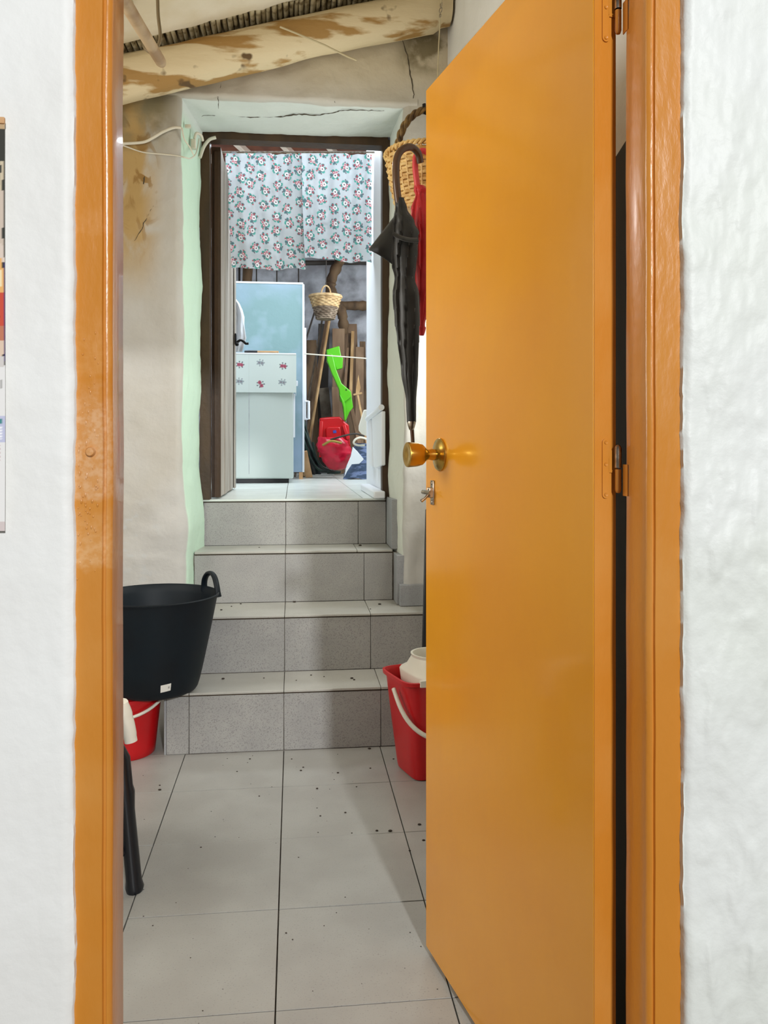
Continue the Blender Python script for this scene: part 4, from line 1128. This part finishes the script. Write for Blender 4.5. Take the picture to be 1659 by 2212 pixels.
# far storage clutter ---------------------------------------------------------
def floorz(p): return Vector((p.x, p.y, ZF+0.001))
q = MB(); R = []
tp = [P(742,720,7.3), P(741,690,7.25), P(735,668,7.25), P(716,632,7.2), P(715,610,7.2), P(722,588,7.2), P(735,560,7.25), P(742,520,7.3)]
tpts = bez(tp, 6); q.tube(tpts, [0.045*(1+0.35*nz(i*.4, 2, 0)) for i in range(len(tpts))], 12)
tag(obj('crooked_trunk', q, 'old_wood', smooth=60), 'crooked bare tree trunk propping the far wall behind the basket', 'trunk')
for nm, lb, (x0,y0), (x1,y1), r in (('shelf_log', 'horizontal old log fixed to the far wall right of the hanging basket', (728,660), (830,661), 0.042),
                                 ('dark_rail', 'dark thin rail across the far wall just below the curtains', (500,569), (830,567), 0.022)):
    q = MB(); a, b = P(x0,y0,7.32), P(x1,y1,7.36); pts = [a.lerp(b, t) for t in np.linspace(0,1,14)]
    q.tube(pts, [r*(1+0.25*nz(i*.7, 5, r*90)) for i in range(14)], 10); tag(obj(nm, q, 'old_wood' if nm[0] == 's' else 'dark_stick', smooth=60), lb, 'log' if nm[0] == 's' else 'rail')
for i, (x, y0, y1, lb) in enumerate(((517,575,612,'dark hanging rod left of the others above the blue door'),(554,572,612,'thin dark wire with a knob hanging above the blue door'),(598,572,612,'long thin dark wire hanging above the middle of the blue door'),(645,572,598,'short thin dark wire hanging above the corner of the blue door'))):
    q = MB(); q.tube([P(x,y0-8,7.29), P(x,y1+14,7.29)], 0.010 if i == 0 else 0.006, 6); tag(obj('hanging_rod', q, 'dark_stick', smooth=60), lb, 'rod')
q = MB(); q.tube([P(536,570,7.25), P(533,620,7.2)], [0.045,0.04], 10); tag(obj('short_post', q, 'old_wood', smooth=60), 'stub of an old wooden post showing above the blue door', 'post')

# hanging basket
YHB = 6.3
hb0 = P(703,690,YHB); hs = 1/S(YHB)
hbk = thing('hanging_basket', 'two-tone wicker basket hanging under the curtain in the storage room', 'basket', hb0)
zr = P(703,641,YHB).z-hb0.z; zm = P(703,664,YHB).z-hb0.z
q = MB(); weave(q, (hb0.x,YHB,hb0.z), lambda t: (26+7.5*t)*hs, zm, zr, 7, 12, 0.0075, 0.004); obj('woven_side', q, 'wicker_pale', hbk, smooth=60)
q = MB(); weave(q, (hb0.x,YHB,hb0.z), lambda t: (18+8*t)*hs, 0.0, zm, 7, 12, 0.0075, 0.004); obj('woven_base', q, 'wicker_grey', hbk, smooth=60)
q = MB(); q.lathe([(0.0001,0.0),(19*hs,0.0),(19*hs,0.01),(0.0001,0.012)], (hb0.x,YHB,hb0.z), n=24); obj('bottom', q, 'wicker_grey', hbk)
q = MB(); q.tube([(hb0.x+math.cos(a)*34*hs, YHB+math.sin(a)*34*hs, hb0.z+zr) for a in np.linspace(0,2*math.pi,40)], 0.011, 6, cap=False); obj('rim', q, 'wicker_pale', hbk, smooth=60)
q = MB(); q.tube([Vector((hb0.x-0.035*math.cos(a), YHB-0.1, hb0.z+zr+0.065*math.sin(a))) for a in np.linspace(0,math.pi,16)], 0.006, 8); obj('handle', q, 'wicker_pale', hbk, smooth=60)
q = MB(); q.tube([(hb0.x, YHB-.1, hb0.z+zr+0.065), (hb0.x+0.01, YHB, 3.06)], 0.003, 6); tag(obj('basket_cord', q, 'dark_stick'), 'thin cord the two-tone basket hangs from', 'cord')

# leaning timber
def lean(name, label, cat, top, bot, wpx, m, Y0_=6.9, Y1_=7.3, th=0.02, rnd=False, to_floor=True):
    a = P(bot[0], bot[1], Y0_); b = P(top[0], top[1], Y1_)
    if to_floor and a.z > ZF+0.002:
        k = (a.z-ZF-0.004)/(b.z-a.z); a = a-(b-a)*k; a.y = max(a.y, 6.2)
    q = MB(); wd = wpx/S(7.0)
    if rnd: q.tube([a.lerp(b, t) for t in np.linspace(0,1,8)], wd/2, 8)
    else: q.plank(a, b, wd, th)
    mn = min(v_[2] for v_ in q.v); q.v = [(x, y, max(z, ZF+0.001)) for x, y, z in q.v]
    return tag(obj(name, q, m, smooth=60 if rnd else None, bevel=0 if rnd else 0.003), label, cat)
lean('leaning_stick', 'long pale brown stick leaning under the hanging basket, left of its pair', 'stick', (708,680), (664,940), 7, 'brown_board', 6.6, 7.2, rnd=True)
lean('leaning_stick', 'long golden stick leaning close beside the pale brown one', 'stick', (714,676), (670,944), 6, 'pine', 6.55, 7.15, rnd=True)
lean('leaning_stick', 'thin grey stick leaning left of the long golden stick', 'stick', (696,690), (663,880), 4, 'grey_board', 6.75, 7.25, rnd=True)
lean('leaning_stick', 'thin black stick in the dark corner beside the blue door', 'stick', (684,660), (658,740), 4, 'dark_stick', 6.9, 7.3, rnd=True)
lean('leaning_stick', 'whitish thin stick low beside the red plastic seat', 'stick', (690,800), (672,945), 4, 'door_whitewash', 6.6, 7.0, rnd=True)
lean('leaning_board', 'grey-brown board standing upright behind the red plastic seat', 'board', (699,838), (708,925), 23, 'grey_board', 7.14, 7.18)
lean('leaning_board', 'round-topped grey board left of the green plastic tool', 'board', (724,836), (727,925), 15, 'brown_board', 6.93, 6.98)
lean('leaning_board', 'wide brown board behind the green scoop, under the basket', 'board', (731,710), (731,900), 27, 'brown_board', 7.06, 7.12)
lean('leaning_board', 'largest brown board leaning on the far wall below the log', 'board', (757,700), (763,930), 29, 'brown_board', 7.27, 7.36)
lean('leaning_plank', 'narrow golden pine plank in the middle of the leaning timber', 'plank', (762,716), (757,860), 7, 'pine', 7.0, 7.2, to_floor=False)
lean('leaning_plank', 'short pale plank just right of the green scoop', 'plank', (751,752), (744,860), 6, 'brown_board', 6.95, 7.15, to_floor=False)
lean('leaning_plank', 'dark brown plank between the pine plank and the pale plank', 'plank', (755,720), (751,870), 6, 'old_wood', 7.05, 7.22, to_floor=False)
lean('leaning_board', 'pale brown board at the right beside the white wall', 'board', (777,750), (776,930), 18, 'brown_board', 6.95, 7.13)
lean('leaning_board', 'dark rough board end at the right edge of the timber', 'board', (783,738), (786,900), 13, 'old_wood', 7.15, 7.28)
lean('leaning_stick', 'slanting grey stake below the wooden toy sword', 'stick', (760,885), (772,940), 8, 'brown_board', 6.6, 6.8)
lean('tan_board', 'short tan board leaning against the bottom of the blue door', 'board', (656,975), (669,1033), 13, 'tan_board', 6.05, 6.12)
lean('dark_board', 'dark board filling the corner beside the blue door', 'board', (672,735), (676,930), 24, 'old_wood', 7.24, 7.30)
lean('dark_board', 'dark board behind the long leaning sticks', 'board', (700,700), (694,930), 26, 'dark_stick', 7.38, 7.46)
# toy sword
ts = thing('wooden_toy_sword', 'pale wooden toy sword propped point up among the timber', 'toy', floorz(P(783,905,6.6)))
tip_, g_, b_ = P(774,810,6.8), P(772,850,6.72), P(783,908,6.6)
dz_ = (b_-g_); b2_ = g_+dz_*((g_.z-ZF-.003)/(g_.z-b_.z))
q = MB(); q.prism([P(774,809,6.8), P(779,838,6.75), P(776,850,6.72), P(768,850,6.72), P(769,838,6.75)], (0,0.014,0)); obj('blade', q, 'pine', ts, bevel=0.002)
q = MB(); q.plank(P(763,853,6.71), P(782,849,6.71), 0.016, 0.016, (0,1,0)); obj('cross_guard', q, 'pine', ts, bevel=0.003)
q = MB(); q.plank(g_, b2_, 0.018, 0.014); obj('shaft', q, 'pine', ts, bevel=0.003)
# green plastic scoop
gt = thing('green_plastic_tool', 'bright green plastic toy digger arm with scoops leaning on the timber', 'toy', floorz(P(745,910,6.45)))
Yg = 6.45
def pp(l, y): return [P(px, py, y) for px, py in l]
q = MB(); q.prism(pp([(705,755),(733,747),(737,768),(741,773),(740,795),(727,799),(722,786),(712,790),(706,780)], Yg+.02), (0,0.07,0)); obj('upper_scoop', q, 'green_plastic', gt, bevel=0.006)
q = MB(); q.prism(pp([(706,758),(718,765),(726,797),(738,828),(758,845),(760,856),(741,872),(735,866),(732,840),(716,805),(706,778)], Yg-.02), (0,0.05,0)); obj('arm', q, 'green_plastic', gt, bevel=0.006)
q = MB(); q.prism(pp([(740,872),(759,852),(763,880),(755,890),(746,912),(741,884)], Yg+.0), (0,0.06,0)); obj('lower_scoop', q, 'green_plastic', gt, bevel=0.006)
q = MB(); q.prism(pp([(733,850),(738,866),(742,882),(744,909),(748,905),(745,870)], Yg-.05), (0,0.04,0)); obj('lower_scoop', q, 'green_plastic', gt, bevel=0.004)
q = MB(); q.sphere(P(748,842,Yg-.02), 0.006, 6); obj('rivet', q, 'black_plastic', gt)
# red plastic seat with little blue label
rs = thing('red_plastic_seat', 'red plastic child seat with a small blue label below the green toy', 'toy', floorz(P(722,950,6.45)))
Yr = 6.42
q = MB(); q.prism(pp([(690,903),(708,901),(735,900),(746,912),(754,918),(757,965),(692,965)], Yr), (0,0.10,0)); back = obj('seat_back', q, 'red_plastic', rs, bevel=0.012, bseg=3)
q = MB(); q.prism(pp([(703,926),(708,922),(735,922),(740,945),(704,948)], Yr-.018), (0,0.03,0)); obj('back_pad', q, 'red_plastic', rs, bevel=0.008)
q = MB(); q.plank(P(692,948,Yr-.03), P(694,910,Yr-.01), 0.03, 0.03); obj('side_rib', q, 'red_plastic', rs, bevel=0.006)
q = MB(); q.plank(P(752,950,Yr-.03), P(742,918,Yr-.01), 0.03, 0.03); obj('side_rib', q, 'red_plastic', rs, bevel=0.006)
q = MB(); q.prism(pp([(719,930),(726,929),(727,935),(720,936)], Yr-.021), (0,0.003,0)); obj('blue_label', q, 'blue_label', rs)
q = MB(); q.prism([P(690,960,Yr),P(757,960,Yr),P(757,960,Yr)*1+Vector((0,0,-0.1)),P(690,960,Yr)+Vector((0,0,-0.1))], (0,0.12,0)); q.v = [(x,y,max(z,ZF+.001)) for x,y,z in q.v]; obj('seat_base', q, 'red_plastic', rs)
# crumpled bags: lofted blobs
def bag(name, label, cxp, y_top, y_bot, prof, m, Y, seed, depth=0.6, crump=0.16):
    """prof: list (t, left px, right px)"""
    base = floorz(P(cxp, y_bot, Y)); R = []; n = 40
    for i in range(22):
        t = i/21; l = np.interp(t, [p_[0] for p_ in prof], [p_[1] for p_ in prof]); r = np.interp(t, [p_[0] for p_ in prof], [p_[2] for p_ in prof])
        py = y_top+(y_bot-y_top)*t; a_, b_ = P(l, py, Y), P(r, py, Y); c = (a_+b_)/2; rx = (b_.x-a_.x)/2
        ring = []
        for k in range(n):
            a = 2*math.pi*k/n; f = 1+crump*(abs(nz(math.cos(a)*2.3, math.sin(a)*2.3+seed, t*5))*1.3-0.25)
            ring.append(Vector((c.x+math.cos(a)*rx*f, Y+math.sin(a)*rx*depth*f, max(ZF+.001, c.z+0.012*nz(a, t*4, seed)))))
        R.append(ring)
    q = MB(); q.rings(R); return q, base
q, b0 = bag('x', '', 715, 945, 1014, [(0,690,740),(0.2,684,752),(0.5,690,760),(0.75,698,757),(1,712,742)], 'red_bag', 6.12, 3)
tag(obj('red_bag', q, 'red_bag', smooth=70), 'crumpled crimson plastic bag slumped in front of the red seat', 'bag')
q, b0 = bag('x', '', 672, 935, 1024, [(0,655,664),(0.3,655,674),(0.7,656,688),(1,664,694)], 'black_bag', 6.30, 9)
tag(obj('black_bag', q, 'black_bag', smooth=70), 'crumpled black plastic bag beside the green hose', 'bag')
q, b0 = bag('x', '', 768, 958, 1034, [(0,768,796),(0.25,760,798),(0.5,757,800),(0.8,745,800),(1,742,800)], 'bag_blue', 5.95, 14)
bb = obj('blue_white_bag', q, 'bag_blue', smooth=70)
tag(bb, 'blue and white carrier bag with pale loop handle near the white wall', 'bag')
q = MB(); q.prism(pp([(762,965),(772,975),(786,992),(776,1002),(760,1003),(750,1018),(744,1030),(748,1008),(758,985)], 5.86), (0,0.01,0)); obj('white_flap', q, 'bag_white', bb, bevel=0.003)
q = MB(); q.tube(bez([P(797,950,5.9), P(780,945,5.9), P(768,949,5.9), P(764,957,5.9), P(772,962,5.9), P(788,962,5.9)], 8), 0.010, 8, sq=0.5); obj('loop_handle', q, 'cable_white', bb, smooth=60)
# green hose coils
hz = thing('garden_hose', 'dark green garden hose coiled around the red bag', 'hose', floorz(P(700,1020,6.0)))
for k, pts in enumerate(([(655,905),(668,950),(682,990),(705,1015),(736,1020)], [(657,930),(672,968),(690,1003),(715,1016),(736,1020)], [(656,950),(668,985),(686,1012),(712,1020),(734,1021)], [(676,955),(682,985),(695,1008),(716,1018)])):
    q = MB(); q.tube([Vector((v_.x, v_.y, max(v_.z, ZF+.012))) for v_ in bez([P(x,y,6.30-0.03*k) for x, y in pts], 8)], 0.0095, 8); obj('coil', q, 'hose', hz, smooth=60)
q = MB()
q.tube(bez([P(697,962,6.02), P(715,953,6.0), P(738,957,6.02)], 8), 0.009, 8); tag(obj('olive_strap', q, 'olive', smooth=60), 'olive strap arching over the crimson bag', 'strap')
q = MB(); q.tube(bez([P(695,955,6.1), P(730,945,6.05), P(765,937,6.05), P(786,942,6.1)], 8), 0.007, 8); tag(obj('dark_rod', q, 'dark_stick', smooth=60), 'dark thin rod lying across the red seat', 'rod')
# white plastic bit
q = MB(); q.prism(pp([(786,885),(781,900),(775,920),(775,930),(781,937),(792,942),(798,940),(798,885)], 5.6), (0,0.02,0))
tag(obj('white_plastic_sheet', q, 'white_plastic', bevel=0.006), 'white curved plastic sheet peeking out beside the white wall', 'sheet')
# white slumped shape against the pier
wx = px_-0.001
wc = thing('folded_garden_chair', 'folded white plastic garden chair leaning against the white wall', 'chair', (wx-0.03, 4.3, ZF))
def wq(px, py, Y=None):  # point on a plane parallel to the pier face
    xx = wx-0.02; t = (px-CX)/FPX; k = xx/(t*CS+SN); return Vector((xx, k*(CS-t*SN), CAMH+(HOR-py)/FPX*k))
q = MB(); q.tube([wq(794,905), wq(810,893), wq(824,880)], 0.014, 10); obj('arm_rail', q, 'white_paint', wc, smooth=60)
q = MB(); q.prism([wq(794,908), wq(800,906), wq(803,985), wq(803,1008), wq(797,1008), wq(795,985)], (0.018,0,0)); obj('leg', q, 'white_paint', wc, bevel=0.004)
q = MB(); q.prism([wq(803,903), wq(824,888), wq(824,1005), wq(812,1012), wq(807,1010)], (0.018,0,0)); obj('back_panel', q, 'white_paint', wc, bevel=0.004)
q = MB(); fz = [wq(793,1012), wq(824,1012)]; q.box(wx-0.055, wx-0.003, fz[1].y, fz[0].y, ZF+0.001, ZF+0.035); obj('base_block', q, 'white_paint', wc, bevel=0.006)
# string across
q = MB(); q.tube([P(656,764,5.9), P(720,769,5.9), P(800,775,5.9)], 0.0045, 6); tag(obj('taut_string', q, 'cable_white', smooth=60), 'taut white string stretched across the storage room', 'string')

# ------------------------------------------------------------------ grit on floor and steps
def speck(p, r):
    q = MB(); q.sphere((0,0,0), r, 4, (1.3,1,0.7)); return q
for name, pts, zz in (('floor_grit', [(906,1782,4.5),(843,1796,5),(814,1795,3.5),(915,1816,4),(798,1618,4),(512,1667,2),(685,1704,3),(692,1763,2.5),(746,1756,3),(885,1838,3),(618,2016,2.5),(632,2030,2),(345,1707,4),(434,1831,2.5),(650,1665,3),(730,1670,3),(540,1640,2.5),(630,1640,2),(770,1700,2),(310,1980,2),(270+60,2000,2),(700,2000,1.5),(560,1720,2),(850,1640,2.5),(800,1660,2.5),(655,1658,2.5),(345,1697,2.5),(760,1800,2)], 0.0),
                      ('step_grit', [(482,1467,4),(760,1466,4),(765,1469,3),(672,1459,2.5),(570,1465,2),(700,1462,2),(640,1470,1.8)], H_[0]),
                      ('step_grit', [(636,1301,4),(820,1306,4),(478,1318,3),(520,1305,2.5),(800,1316,2),(500,1310,2)], H_[1]),
                      ('step_grit', [(778,1179,4),(560,1183,2)], H_[2])):
    mb = MB()
    for px, py, r in pts:
        k = (CAMH-zz)/((py-HOR)/FPX); t = (px-CX)/FPX
        mb.sphere((t*k*CS+k*SN, -t*k*SN+k*CS, zz+r*k/FPX*0.3), r*k/FPX*0.72, 4, (1.3, 1.0, 0.6))
    if zz == 0:
        for _ in range(60):
            mb.sphere((random.uniform(-0.6,0.5), random.uniform(1.5,2.95), 0.0006), random.uniform(0.0006,0.0016), 3, (1.5,1,0.6))
    o_ = obj(name, mb, 'debris', smooth=180); lbs = {0.0:'dark crumbs of grit scattered over the tiled floor', H_[0]:'dark grit on the lowest step', H_[1]:'dark grit on the second step', H_[2]:'dark grit on the third step'}
    tag(o_, lbs[zz], 'grit', kind='stuff')
